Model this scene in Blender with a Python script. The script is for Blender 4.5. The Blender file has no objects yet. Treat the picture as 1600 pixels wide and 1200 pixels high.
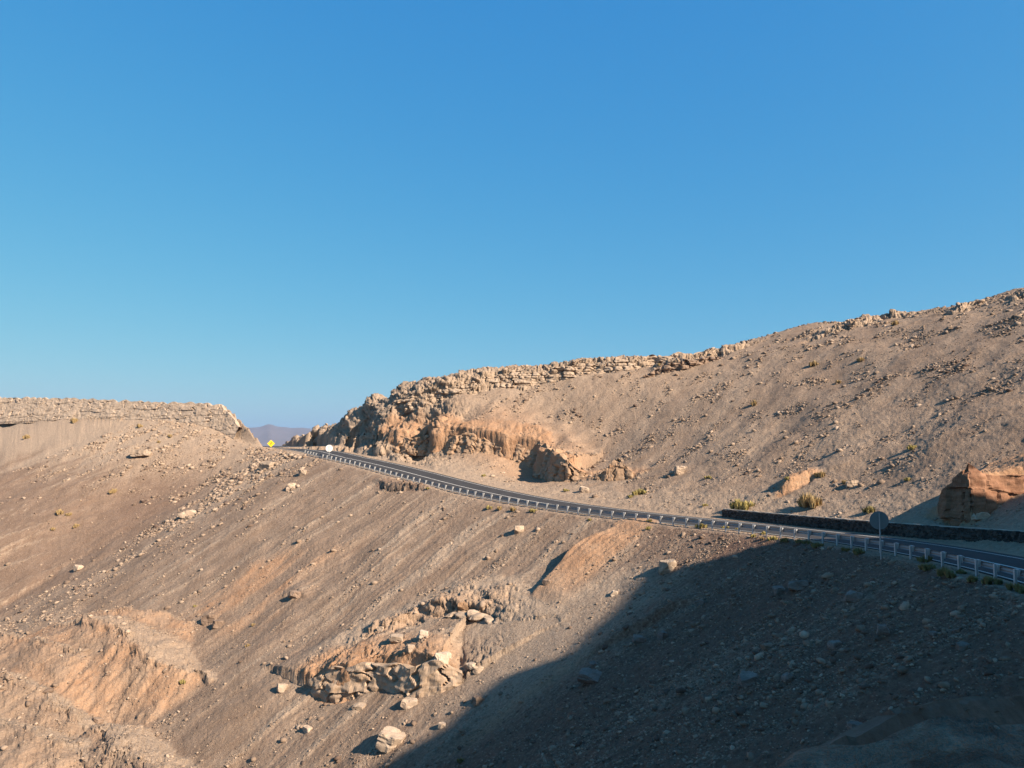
import bpy, math, random
import numpy as np
from mathutils import Vector

# ------------------------------------------------------------------ camera, sky, sun, exposure
SC = bpy.context.scene
COL = SC.collection
PITCH = math.radians(4.46)
FPX = 1155.0
cam_d = bpy.data.cameras.new('camera')
cam_d.sensor_width = 36.0
cam_d.lens = 36.0 * FPX / 1600.0
cam_d.clip_start = 0.1
cam_d.clip_end = 90000.0
cam = bpy.data.objects.new('camera', cam_d)
COL.objects.link(cam)
cam.location = (0, 0, 0)
cam.rotation_euler = (math.pi / 2 + PITCH, 0, 0)
SC.camera = cam

SUN_EL = math.radians(33.0)
SC_EXP = 1.33
SUN_H = np.array([0.79, -0.61])            # plan direction towards the sun
SUN_H = SUN_H / np.linalg.norm(SUN_H)
world = bpy.data.worlds.new('World')
SC.world = world
world.use_nodes = True
wn = world.node_tree
bg = wn.nodes['Background']
sky = wn.nodes.new('ShaderNodeTexSky')
sky.sky_type = 'NISHITA'
sky.sun_disc = False
sky.sun_elevation = SUN_EL
sky.sun_rotation = math.atan2(SUN_H[0], SUN_H[1])
sky.altitude = 0.0
sky.air_density = 1.0
sky.dust_density = 1.0
sky.ozone_density = 6.0
# dry desert air: the same sky with a deeper blue overhead and less glare low down
wsep = wn.nodes.new('ShaderNodeSeparateColor'); wcom = wn.nodes.new('ShaderNodeCombineColor')
wn.links.new(sky.outputs['Color'], wsep.inputs[0])
for k_, (gain, ref, pw) in enumerate([(0.262, 0.402, 1.22), (0.495, 0.497, 0.585), (0.70, 0.60, 0.20)]):
    q0 = 0.105 * 2 ** SC_EXP
    a_ = wn.nodes.new('ShaderNodeMath'); a_.operation = 'MULTIPLY'; a_.inputs[1].default_value = 0.1338 / ref
    b_ = wn.nodes.new('ShaderNodeMath'); b_.operation = 'POWER'; b_.inputs[1].default_value = pw
    c_ = wn.nodes.new('ShaderNodeMath'); c_.operation = 'MULTIPLY'; c_.inputs[1].default_value = gain / q0
    wn.links.new(wsep.outputs[k_], a_.inputs[0]); wn.links.new(a_.outputs[0], b_.inputs[0]); wn.links.new(b_.outputs[0], c_.inputs[0]); wn.links.new(c_.outputs[0], wcom.inputs[k_])
wn.links.new(wcom.outputs[0], bg.inputs['Color'])
bg.inputs['Strength'].default_value = 0.105
sun_d = bpy.data.lights.new('sun', 'SUN')
sun_d.energy = 4.9
sun_d.angle = math.radians(0.53)
sun_d.color = (1.0, 0.87, 0.72)
sun = bpy.data.objects.new('sun', sun_d)
COL.objects.link(sun)
sv = Vector((SUN_H[0] * math.cos(SUN_EL), SUN_H[1] * math.cos(SUN_EL), math.sin(SUN_EL)))
sun.rotation_euler = sv.to_track_quat('Z', 'Y').to_euler()
SC.view_settings.view_transform = 'Standard'
SC.view_settings.look = 'None'
SC.view_settings.exposure = SC_EXP
SC.view_settings.gamma = 1.0

rng = np.random.default_rng(7)
random.seed(7)

# ------------------------------------------------------------------ noise
def _h(ix, iy, iz, seed):
    n = (ix.astype(np.int64) * 374761393 + iy.astype(np.int64) * 668265263 + iz * 2147483647 * 7 + iz * 1274126177 + seed * 362437) & 0xffffffff
    n = ((n ^ (n >> 13)) * 1274126177) & 0xffffffff
    n = ((n ^ (n >> 16)) * 2246822519) & 0xffffffff
    return (n ^ (n >> 15)) & 0xffffffff

def hash01(ix, iy, iz=0, seed=0):
    iz = np.asarray(iz).astype(np.int64)
    return _h(ix, iy, iz, seed) / 4294967295.0

def noise2(x, y, seed=0):
    xi = np.floor(x); yi = np.floor(y); fx = x - xi; fy = y - yi
    xi = xi.astype(np.int64); yi = yi.astype(np.int64)
    u = fx * fx * fx * (fx * (fx * 6 - 15) + 10); v = fy * fy * fy * (fy * (fy * 6 - 15) + 10)
    def g(a, b):
        h = hash01(xi + a, yi + b, 0, seed) * 6.2831853
        return np.cos(h) * (fx - a) + np.sin(h) * (fy - b)
    n0 = g(0, 0) * (1 - u) + g(1, 0) * u
    n1 = g(0, 1) * (1 - u) + g(1, 1) * u
    return (n0 * (1 - v) + n1 * v) * 1.5

def fbm2(x, y, oct=4, seed=0, gain=0.5):
    a = 1.0; s = 0; f = 1.0
    for i in range(oct):
        s = s + a * noise2(x * f, y * f, seed + i * 17); a *= gain; f *= 2.03
    return s

def noise3(x, y, z, seed=0):
    xi = np.floor(x); yi = np.floor(y); zi = np.floor(z)
    fx = x - xi; fy = y - yi; fz = z - zi
    xi = xi.astype(np.int64); yi = yi.astype(np.int64); zi = zi.astype(np.int64)
    u = fx * fx * (3 - 2 * fx); v = fy * fy * (3 - 2 * fy); w = fz * fz * (3 - 2 * fz)
    r = 0
    for a in (0, 1):
        wa = u if a else 1 - u
        for b in (0, 1):
            wb = v if b else 1 - v
            for c in (0, 1):
                wc = w if c else 1 - w
                r = r + wa * wb * wc * hash01(xi + a, yi + b, zi + c, seed)
    return r * 2 - 1

def voro3(x, y, z, seed=0):
    """F1, F2 and cell id value of a 3-D cell noise"""
    xi = np.floor(x).astype(np.int64); yi = np.floor(y).astype(np.int64); zi = np.floor(z).astype(np.int64)
    f1 = np.full(x.shape, 9.0); f2 = np.full(x.shape, 9.0); cid = np.zeros(x.shape)
    for a in (-1, 0, 1):
        for b in (-1, 0, 1):
            for c in (-1, 0, 1):
                X = xi + a; Y = yi + b; Z = zi + c
                px = X + 0.15 + 0.7 * hash01(X, Y, Z, seed); py = Y + 0.15 + 0.7 * hash01(X, Y, Z, seed + 1); pz = Z + 0.15 + 0.7 * hash01(X, Y, Z, seed + 2)
                d = np.maximum(np.maximum(np.abs(px - x), np.abs(py - y)), np.abs(pz - z))
                cl = d < f1
                f2 = np.where(cl, f1, np.minimum(f2, d))
                cid = np.where(cl, hash01(X, Y, Z, seed + 5), cid)
                f1 = np.where(cl, d, f1)
    return f1, f2, cid

def sm(a, b, x):
    t = np.clip((x - a) / (b - a), 0, 1)
    return t * t * (3 - 2 * t)

def smin(a, b, k):
    h = np.clip(0.5 + 0.5 * (b - a) / k, 0, 1)
    return b * (1 - h) + a * h - k * h * (1 - h)

def smax(a, b, k):
    return -smin(-a, -b, k)

# ------------------------------------------------------------------ pixels of the photo as sight lines (to place things at their real distance)
CP, SP = math.cos(PITCH), math.sin(PITCH)
def ray(px, py):
    a = (px - 800) / FPX; b = (600 - py) / FPX
    X, Y, Z = a, CP - b * SP, SP + b * CP
    return X / Y, Z / Y          # per metre of depth
def at(px, py, d):
    u, v = ray(px, py)
    return (u * d, d, v * d)

# ------------------------------------------------------------------ the guardrail line: posts two metres apart
xs = [1586,1558,1530,1502,1477,1452,1427,1402,1377,1354,1331,1308,1286,1264,1242,1220,1199.5,1178.5,1157,1136,1115,1095,1075,1055.5,1035.5,1016,996,977,958,939,921,904,887,870,854,838.5,823.5,809,794,780.5,767.5,755,743.4,731.6,720,708.5,697.5,687,676.5,666.2,656.2,646.6,637.5,628.1,619,610.2,601.6,593.1,585,577,569.1,561.7,554,547,540,533,525.7,518.5,511.5,504.5,498]
xs = np.convolve(np.pad(np.array(xs, float), 2, mode='reflect', reflect_type='odd'), np.ones(5) / 5, 'valid')
ybk = [[498, 526, 562, 600, 637, 708, 755, 809, 904, 1016, 1115, 1220, 1331, 1427, 1500, 1586],
       [715, 721, 730, 741, 751.5, 768, 779, 790, 804, 817, 826, 838, 854, 872, 890, 914]]
yb = np.interp(xs, *ybk)
P = None; rail = []
for x_, y_ in zip(xs, yb):
    u, v = ray(x_, y_)
    if P is None:
        r = 40.0
    else:
        a = 1 + u * u; b = -2 * (u * P[0] + P[1]); c = P[0] ** 2 + P[1] ** 2 - 4.0
        r = (-b + math.sqrt(max(b * b - 4 * a * c, 0))) / (2 * a)
    P = (u * r, r); rail.append((u * r, r, v * r))
rail = np.array(rail)
ss = np.arange(len(rail)) * 2.0
pz = np.polyfit(ss, rail[:, 2], 4)
rail[:, 2] = np.polyval(pz, ss)
# smooth plan
for k in (0, 1):
    rail[:, k] = np.polyval(np.polyfit(ss, rail[:, k], 6), ss)
near_ext = []
d0 = (rail[1] - rail[0])[:2] / 2.0
ang = math.atan2(d0[1], d0[0]); p = rail[0, :2].copy(); z = rail[0, 2]
for i in range(60):
    ang += 0.006
    p = p - 2 * np.array([math.cos(ang), math.sin(ang)]); z -= 0.02
    near_ext.append((p[0], p[1], z))
near_ext = np.array(near_ext[::-1])
S0 = len(near_ext) * 2.0                     # curve length at the first visible post
END = rail[-1]

def dense(pts, step=2.0):
    pts = np.array(pts, float)
    L = np.r_[0, np.cumsum(np.linalg.norm(np.diff(pts[:, :2], axis=0), axis=1))]
    n = int(L[-1] / step) + 1
    q = np.linspace(0, L[-1], n)
    # catmull style smoothing by repeated averaging of the linear resample
    r_ = np.stack([np.interp(q, L, pts[:, k]) for k in range(3)], 1)
    for _ in range(6):
        r_[1:-1] = (r_[:-2] + 2 * r_[1:-1] + r_[2:]) / 4
    return r_

# C: the upper edge of the big slope: guardrail, then the foot of the mesa
c_ext = [tuple(END), at(462, 706, 172), at(418, 703, 184), at(372, 690, 192), at(335, 668, 199), (-92, 206, 5.6), at(210, 655, 215), at(124, 654, 226), at(0, 659, 243), (-205, 257, 5.5), (-270, 275, 4.0)]
C = np.vstack([near_ext, rail[:-1], dense(c_ext)])
# R: the road keeps to the rail, then climbs over the saddle
r_ext = [tuple(END), at(462, 705, 173), at(418, 698.6, 195), at(385, 697, 215), (-96, 245, -4.0), (-130, 285, -12.0), (-170, 340, -25.0)]
R = np.vstack([near_ext, rail[:-1], dense(r_ext)])

def nearest(curve, x, y):
    """s, signed distance (left positive), z of the closest curve point"""
    A = curve[:-1, :2]; B = curve[1:, :2]; D = B - A; L = np.linalg.norm(D, axis=1)
    S = np.r_[0, np.cumsum(L)]
    shp = x.shape; x = x.ravel(); y = y.ravel()
    so = np.empty(x.size); to = np.empty(x.size)
    for i in range(0, x.size, 20000):
        xx = x[i:i + 20000, None]; yy = y[i:i + 20000, None]
        k = ((xx - A[:, 0]) * D[:, 0] + (yy - A[:, 1]) * D[:, 1]) / (L * L)
        kc = np.clip(k, 0, 1)
        dx = xx - (A[:, 0] + kc * D[:, 0]); dy = yy - (A[:, 1] + kc * D[:, 1])
        q = dx * dx + dy * dy
        j = np.argmin(q, axis=1); r_ = np.arange(len(j))
        cr = D[j, 0] * dy[r_, j] - D[j, 1] * dx[r_, j]
        so[i:i + 20000] = S[j] + kc[r_, j] * L[j]
        to[i:i + 20000] = np.sqrt(q[r_, j]) * np.where(cr >= 0, 1, -1)
    return so.reshape(shp), to.reshape(shp)

def curve_len(curve):
    return np.r_[0, np.cumsum(np.linalg.norm(np.diff(curve[:, :2], axis=0), axis=1))]
SCL, SRL = curve_len(C), curve_len(R)
S_END = S0 + 2.0 * (len(rail) - 1)

PXC = 800 + FPX * C[:, 0] / np.maximum(C[:, 1], 1) * 1.0
_ty = np.interp(PXC, [-300, 0, 100, 200, 300, 366, 378, 392, 404], [612, 621, 622, 627, 630, 632, 645, 672, 700])
CTOP = np.array([ray(a, b)[1] for a, b in zip(PXC, _ty)]) * C[:, 1]
CTOP = np.where((SCL > S_END + 5) & (PXC < 404), np.maximum(CTOP, C[:, 2]), C[:, 2])
# grids of the two curve frames
GX0, GX1, GY0, GY1 = -330, 300, -140, 420
gx = np.arange(GX0, GX1 + 1, 1.0); gy = np.arange(GY0, GY1 + 1, 1.0)
GXX, GYY = np.meshgrid(gx, gy)
G_s, G_t = nearest(C, GXX, GYY)
G_sr, G_tr = nearest(R, GXX, GYY)
def gi(G, x, y):
    fx = np.clip(x - GX0, 0, GX1 - GX0 - 1e-3); fy = np.clip(y - GY0, 0, GY1 - GY0 - 1e-3)
    ix = fx.astype(int); iy = fy.astype(int); fx = fx - ix; fy = fy - iy
    return (G[iy, ix] * (1 - fx) + G[iy, ix + 1] * fx) * (1 - fy) + (G[iy + 1, ix] * (1 - fx) + G[iy + 1, ix + 1] * fx) * fy

# road widths measured from the guardrail, along the road
S_A = S0
W_S = np.array([0, S0, S0 + 30, S0 + 55, S0 + 85, S0 + 110, S0 + 140, S0 + 165, S0 + 190, S0 + 400])
W_C = np.array([3.7, 3.7, 3.9, 4.4, 5.2, 5.4, 5.4, 5.4, 5.4, 5.4])     # centre line
W_F = np.array([7.0, 7.0, 7.3, 8.2, 9.4, 9.8, 9.6, 9.0, 9.0, 9.0])     # far edge line
W_P = W_F + 0.9                                                        # end of the asphalt
def road_z(s): return np.interp(s, SRL, R[:, 2])

# ------------------------------------------------------------------ right hill: thin plate through points sighted in the photo
ctl = []
for px, py, d, back in [(472, 690, 224, -3), (500, 673, 210, -3), (530, 660, 199, -3), (556, 650, 191, -2), (580, 638, 184, -2), (604, 640, 176, -1), (700, 624, 168, -1), (800, 603, 167, -1), (900, 589, 165, -1), (1000, 574, 163, -1),
                  (1100, 560, 166, -1), (1200, 524, 174, -1), (1265, 516, 178, -1), (1325, 517, 174, -1), (1400, 499, 163, -1), (1450, 492, 157, -1), (1500, 487, 152, -1), (1550, 469, 147, -1), (1600, 455, 142, 0), (1720, 430, 136, 0), (1850, 400, 128, 0)]:
    q = at(px, py, d); ctl.append(q)
    L = math.hypot(q[0], q[1]); ux, uy = q[0] / L, q[1] / L
    ctl.append((q[0] + ux * 22, q[1] + uy * 22, q[2] + back - 1.5))
    ctl.append((q[0] + ux * 70, q[1] + uy * 70, q[2] - 16))
for px, py, d in [(640, 703, 163), (700, 707, 156), (750, 711, 150), (800, 722, 147), (850, 736, 144), (900, 744, 134), (960, 753, 123)]:
    ctl.append(at(px, py, d))
for s_ in np.arange(20, S_END + 30, 12.0):
    i = int(np.argmin(np.abs(SRL - s_))); tn = R[min(i + 1, len(R) - 1), :2] - R[i - 1, :2]; tn /= np.linalg.norm(tn)
    nr = np.array([tn[1], -tn[0]])
    w = np.interp(s_, W_S, W_P) + 2.0
    q = R[i, :2] + nr * w
    ctl.append((q[0], q[1], R[i, 2] + 0.2))
for q in [(70, 60, 9.0), (95, 30, 22.0), (70, 0, 14), (60, -60, 12), (120, 100, 33), (180, 150, 45), (200, 60, 45)]:
    ctl.append(q)
ctl = np.array(ctl)
def tps_fit(P_, lam=0.5):
    n = len(P_); X = P_[:, :2] / 100
    r2 = ((X[:, None] - X[None]) ** 2).sum(-1); K = 0.5 * r2 * np.log(r2 + 1e-12) + lam * 1e-3 * np.eye(n)
    Q = np.c_[np.ones(n), X]
    M = np.block([[K, Q], [Q.T, np.zeros((3, 3))]])
    return np.linalg.solve(M, np.r_[P_[:, 2], 0, 0, 0]), X
def tps_eval(fit, x, y):
    w, X = fit; n = len(X); out = np.empty(x.size); xf = x.ravel() / 100; yf = y.ravel() / 100
    for i in range(0, x.size, 50000):
        a = xf[i:i + 50000, None]; b = yf[i:i + 50000, None]
        r2 = (a - X[:, 0]) ** 2 + (b - X[:, 1]) ** 2
        out[i:i + 50000] = (0.5 * r2 * np.log(r2 + 1e-12)) @ w[:n] + w[n] + w[n + 1] * a[:, 0] + w[n + 2] * b[:, 0]
    return out.reshape(x.shape)
G_h = tps_eval(tps_fit(ctl), GXX, GYY)

# ------------------------------------------------------------------ scarps: small cliffs along plan lines
SCARPS = []      # each: dense polyline, height profile, taper, steep, kind
def pl_dist(pts, x, y):
    """distance to a short polyline, signed (left positive), and fraction along it"""
    s, t = nearest(np.c_[pts, np.zeros(len(pts))] if pts.shape[1] == 2 else pts, x, y)
    return s, t

RAW = {}
def base_height(x, y):
    s = gi(G_s, x, y); t = gi(G_t, x, y); sr = gi(G_sr, x, y); tr = gi(G_tr, x, y)
    zc = np.interp(s, SCL, C[:, 2])
    zr = road_z(sr)
    # the long slope under the guardrail and the mesa
    tt = np.maximum(t - 1.1, 0)
    g = 0.56 * tt - 0.3 * (1 - np.exp(-tt / 2.0)) + np.where(tt > 62, -0.30 * (tt - 62), 0)
    left = zc - 0.12 - g
    # right hill, cut by the road
    hill = gi(G_h, x, y)
    w = np.interp(sr, W_S, W_P)
    o = -tr - w
    cut_open = np.interp(sr, [0, S_END - 40, S_END - 25, S_END - 8, S_END + 6, S_END + 60], [60.0, 60.0, 16.0, 4.5, 2.4, 2.0])
    steep = np.interp(sr, [0, S_END - 45, S_END - 20, S_END + 100], [1.2, 1.2, 3.2, 3.2])
    wob = 2.2 * fbm2(x / 7.0, y / 7.0, 3, 5) + 1.0 * fbm2(x / 2.2, y / 2.2, 2, 15)
    bench = zr + 0.04 * np.maximum(o, 0) + np.maximum(0, (o + wob - cut_open)) * steep
    cutf = sm(S_END - 17, S_END - 4, sr)
    rr = hill * (1 - cutf) + cutf * smin(hill, bench, 0.5)
    rr = np.where(o < 1.0, zr, zr * (1 - sm(1.0, 2.6, o)) + rr * sm(1.0, 2.6, o))
    rr = np.where(o < 1.0, zr - 0.02, rr)
    # mesa on the left of the road
    back = -t
    top = np.interp(s, SCL, CTOP) - 0.25
    mcap = sm(0.6, 4.6, back + 0.3 * fbm2(x / 9, y / 9, 2, 33))
    mesa = zc + (top - zc) * mcap - 0.02 * np.maximum(back, 0)
    side = zr + 1.9 * (tr + 0.8 * fbm2(x / 4, y / 4, 3, 44) - 2.2)
    mesa = np.minimum(mesa, np.maximum(side, zr))
    z = np.where(t > 0, left, np.where(tr > 0, mesa, rr))
    # beyond the saddle everything drops away to the plain
    dd = np.hypot(x, y)
    z = z - 0.0016 * np.maximum(dd - 260, 0) ** 2 * (dd < 900) - (dd >= 900) * 0
    # spur the camera stands on
    ra = np.hypot(x - 1.2, y * 1.0)
    lim = 3.6 + 0.36 * np.clip(x - 1.2, 0, 3) + 0.12 * noise2(x / 0.8, y / 0.8, 77)
    spur = -1.65 - 0.85 * np.maximum(ra - lim, 0)
    z = np.maximum(z, spur)
    return z

# sight a photo pixel onto a surface
def cast(px, py, fn, d0=8, d1=330):
    u, v = ray(px, py)
    d = np.linspace(d0, d1, 4000)
    zt = fn(u * d, d)
    below = np.nonzero(zt > v * d)[0]
    i = below[0] if len(below) else len(d) - 1
    return np.array([u * d[i], d[i], zt[i]])

def cast_line(pts, fn=base_height):
    return np.array([cast(px, py, fn) for px, py in pts])

def scarp(pts, heights, taper, steep, kind, fn=base_height, rough=1.0, world_pts=None):
    """pts: photo pixels of the foot, right side of travel is downhill/foot, left side is raised"""
    q = cast_line(pts, fn) if world_pts is None else np.array(world_pts, float)
    L = np.r_[0, np.cumsum(np.linalg.norm(np.diff(q[:, :2], axis=0), axis=1))]
    SCARPS.append(dict(q=q, L=L, h=np.interp(L, L, heights), taper=taper, steep=steep, kind=kind, rough=rough,
                       bb=(q[:, 0].min() - taper - 4, q[:, 0].max() + taper + 4, q[:, 1].min() - taper - 4, q[:, 1].max() + taper + 4)))

def apply_scarps(x, y, z, lst, masks=None):
    for i, sc in enumerate(lst):
        x0, x1, y0, y1 = sc['bb']
        m = (x > x0) & (x < x1) & (y > y0) & (y < y1)
        if not m.any(): continue
        X = x[m]; Y = y[m]
        k = sc['rough']
        wx = X + k * (1.3 * fbm2(X / 5.2, Y / 5.2, 2, 91 + i)); wy = Y + k * (1.3 * fbm2(X / 5.2, Y / 5.2, 2, 191 + i))
        s, t = nearest(sc['q'], wx, wy)
        hh = np.interp(s, sc['L'], sc['h'])
        # past the ends of the line there is no step
        e0 = np.hypot(wx - sc['q'][0, 0], wy - sc['q'][0, 1]); 
        k0 = 1.0 if sc['kind'] != 'cap' else 1.6
        prof = sm(0, sc['steep'] * k0, t) * (1 - sm(sc['steep'], sc['taper'], t))
        dz = hh * prof
        z[m] = z[m] + dz
        if masks is not None:
            a = masks[sc['kind']] if sc['kind'] in masks else None
            rk = sm(-0.6, 0.1, t) * (1 - sm(sc['steep'] + .5, sc['steep'] + 2.5 + 0.25 * sc['taper'], t)) * sm(0.1, 0.8, hh)
            if sc['kind'] == 'cap':
                masks['rock'][m] = np.maximum(masks['rock'][m], rk)
            elif sc['kind'] == 'slab':
                masks['orange'][m] = np.maximum(masks['orange'][m], sm(-0.2, 0.2, t) * (1 - sm(5, 7.5, t)) * sm(0.05, 0.3, hh))
            elif sc['kind'] == 'bank':
                masks['orange'][m] = np.maximum(masks['orange'][m], 1.3 * sm(-0.6, 0.1, t) * (1 - sm(6, 12, t)) * sm(0.1, 0.8, hh)); masks['rock'][m] = np.maximum(masks['rock'][m], rk * 0.3)
            elif sc['kind'] == 'dark':
                masks['dark'][m] = np.maximum(masks['dark'][m], rk); masks['rock'][m] = np.maximum(masks['rock'][m], rk * 0.5)
            elif sc['kind'] == 'pale':
                masks['pale'][m] = np.maximum(masks['pale'][m], sm(-0.5, 0.3, t) * (1 - sm(4, 9, t))); masks['rock'][m] = np.maximum(masks['rock'][m], rk * 0.6); masks['orange'][m] = np.maximum(masks['orange'][m], rk * 0.4)
            elif sc['kind'] == 'none': pass
            else:
                masks['orange'][m] = np.maximum(masks['orange'][m], rk); masks['rock'][m] = np.maximum(masks['rock'][m], rk * 0.45)
    return z

# ------------------------------------------------------------------ clay mounds in the gully
MOUNDS = []
def mound(pts, kf, kb, kind='orange'):
    q = np.array([at(*p) for p in pts])
    MOUNDS.append(dict(q=q, L=np.r_[0, np.cumsum(np.linalg.norm(np.diff(q[:, :2], axis=0), axis=1))], kf=kf, kb=kb, kind=kind))
mound([(136, 964, 105), (160, 968, 103), (190, 982, 100), (225, 1008, 96), (262, 1030, 93.5), (300, 1048, 92)], 0.80, 0.16)
mound([(196, 951, 111), (255, 954, 109), (300, 974, 106), (345, 1001, 103.5)], 0.10, 0.9)
mound([(-60, 985, 112), (0, 986, 108), (40, 988, 105), (75, 1003, 101), (108, 1016, 98)], 0.55, 0.55, 'mid')
mound([(-80, 1030, 98), (0, 1052, 95), (50, 1070, 92), (92, 1096, 89), (118, 1112, 87)], 0.45, 0.40, 'pale')
mound([(-80, 1100, 90), (0, 1128, 84), (50, 1134, 82), (95, 1150, 80)], 0.40, 0.35, 'pale')
mound([(150, 1128, 84), (186, 1158, 79), (216, 1182, 76), (262, 1205, 73), (300, 1240, 70)], 0.6, 0.30, 'pale')

mound([(1290, 1226, 11.2), (1320, 1204, 11.4), (1380, 1184, 11.6), (1440, 1166, 11.8), (1530, 1150, 12.2), (1640, 1136, 12.7), (1800, 1112, 13.5)], 1.3, 1.6, 'crag')

def apply_mounds(x, y, z, masks=None):
    for i, m_ in enumerate(MOUNDS):
        q = m_['q']
        m = (x > q[:, 0].min() - 22) & (x < q[:, 0].max() + 22) & (y > q[:, 1].min() - 22) & (y < q[:, 1].max() + 22)
        if not m.any(): continue
        X = x[m]; Y = y[m]
        wx = X + 0.7 * fbm2(X / 4, Y / 4, 3, 291 + i); wy = Y + 0.7 * fbm2(X / 4, Y / 4, 3, 391 + i)
        s, t = nearest(q, wx, wy)
        zr = np.interp(s, m_['L'], q[:, 2])
        gul = np.abs(noise2(s / 1.7 + 0.1 * t, t / 14, 44 + i)) + 0.5 * np.abs(noise2(s / 0.7, t / 8, 64 + i))
        a = np.abs(t)
        zm = zr - np.where(t < 0, m_['kf'], m_['kb']) * a - 0.45 * sm(0.4, 3.0, a) * gul * (t < 0) - 0.012 * a * a
        zo = z[m]
        zn = smax(zo, zm, 0.5)
        z[m] = zn
        if masks is not None:
            on = sm(-0.35, 0.45, zm - zo)
            if m_['kind'] == 'crag':
                masks['rock'][m] = np.maximum(masks['rock'][m], 0.5 * on); masks['pale'][m] = np.maximum(masks['pale'][m], 0.25 * on); masks['dark'][m] = np.maximum(masks['dark'][m], 0.4 * on)
                continue
            front = sm(0.3, -0.5, t)
            kf_ = {'orange': 0.66, 'mid': 0.5, 'pale': 0.30}[m_['kind']]
            masks['orange'][m] = np.maximum(masks['orange'][m] * (1 - on), kf_ * on * (0.35 + 0.65 * front) * (0.75 + 0.4 * fbm2(X / 6, Y / 6, 3, 71)))
            masks['pale'][m] = np.maximum(masks['pale'][m] * (1 - on), on * (0.75 - 0.4 * front))
            masks['on_mound'][m] = np.maximum(masks['on_mound'][m], on)
            masks['rock'][m] = np.maximum(masks['rock'][m], on * (0.22 + 0.35 * np.exp(-(t / 1.2) ** 2)))
    return z

def b2(x, y):
    return apply_mounds(x, y, base_height(x, y).copy())

# cap rock along the crest of the right hill
def arr_world(pts): return [at(*p) for p in pts]
scarp(None, [1.2, 2.6, 3.6, 3.4, 3.4, 3.0, 2.4, 1.6, 0.9, 0.3], 34, 1.1, 'cap', world_pts=arr_world([(560, 668, 176), (600, 652, 172), (650, 635, 170), (700, 623, 168), (800, 603, 167), (900, 590, 165), (1000, 576, 164), (1080, 563, 165), (1150, 549, 168), (1215, 533, 173)]), rough=1.3)
scarp(None, [0.2, 1.8, 2.0, 0.4], 9, 1.0, 'cap', world_pts=arr_world([(1010, 588, 158), (1060, 580, 157), (1120, 572, 158), (1175, 563, 160)]), rough=1.3)
scarp(None, [0.1, 0.8, 1.3, 1.5, 1.2, 0.2], 9, 0.9, 'cap', world_pts=arr_world([(1250, 553, 148), (1290, 546, 148), (1335, 540, 147), (1370, 534, 146), (1415, 522, 145), (1440, 512, 145)]), rough=1.3)
scarp(None, [0.1, 0.8, 1.6, 1.3, 0.2], 7, 0.9, 'cap', world_pts=arr_world([(1455, 532, 132), (1485, 530, 131), (1505, 520, 131), (1530, 505, 131), (1570, 492, 132)]), rough=1.2)
scarp(None, [0.2, 1.2, 1.2], 7, 0.9, 'cap', world_pts=arr_world([(1572, 510, 124), (1592, 506, 123), (1680, 480, 122)]), rough=1.2)
# mesa rim on the left
i0 = int(np.argmin(np.abs(SCL - (S_END + 48))))
# orange cut banks (feet sighted in the photo)
N_EARLY = len(SCARPS)
scarp(None, [1.6, 2.8, 3.6, 4.0, 4.4, 4.8, 5.2, 5.2, 3.6, 0.5], 14, 0.8, 'orange', rough=0.75, world_pts=[at(606, 692, 167), at(640, 702, 163), at(690, 705, 157), at(740, 709, 152), at(790, 718, 149), at(836, 731, 146), at(850, 739, 139), at(862, 746, 133.5), at(886, 745, 130), at(918, 735, 130)])
scarp([(930, 752), (950, 752), (968, 748), (990, 742)], [0.6, 2.6, 2.6, 0.5], 7, 0.9, 'orange', rough=0.6)
scarp([(1205, 778), (1235, 770), (1262, 757), (1290, 745)], [0.2, 1.6, 1.3, 0.2], 6, 0.8, 'orange', rough=0.6)
scarp([(1430, 800), (1452, 806), (1474, 812), (1492, 817), (1516, 818), (1538, 808), (1566, 786), (1606, 764), (1680, 740)], [0.02, 0.5, 2.2, 3.8, 4.6, 3.6, 2.6, 1.9, 1.2], 12, 0.9, 'bank', rough=0.14)
# outcrop on the big slope
scarp([(488, 1078), (512, 1087), (560, 1082), (604, 1071), (650, 1082), (690, 1074), (722, 1058)], [1.6, 3.4, 3.2, 2.6, 3.2, 2.8, 0.7], 13, 0.7, 'orange', fn=b2, rough=0.45)
scarp([(560, 1030), (600, 1012), (650, 990), (700, 975), (745, 968), (800, 975)], [0.4, 1.2, 1.4, 1.6, 1.2, 0.3], 9, 1.0, 'pale', fn=b2, rough=0.9)
scarp([(950, 826), (925, 845), (890, 872), (868, 896), (838, 925), (820, 940)], [0.2, 1.1, 1.5, 1.2, 0.7, 0.1], 9, 0.7, 'slab', fn=b2, rough=0.15)
scarp([(578, 752), (600, 764), (640, 768), (680, 768)], [0.1, 1.0, 0.9, 0.1], 3.0, 0.6, 'dark', fn=b2, rough=0.4)
scarp([(900, 1045), (960, 1010), (1040, 965), (1110, 930)], [0.1, 0.7, 0.8, 0.1], 5, 0.5, 'none', fn=b2, rough=0.3)
scarp([(455, 933), (462, 934)], [0.5, 0.5], 3.5, 0.5, 'none', fn=b2, rough=0.3)

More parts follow.
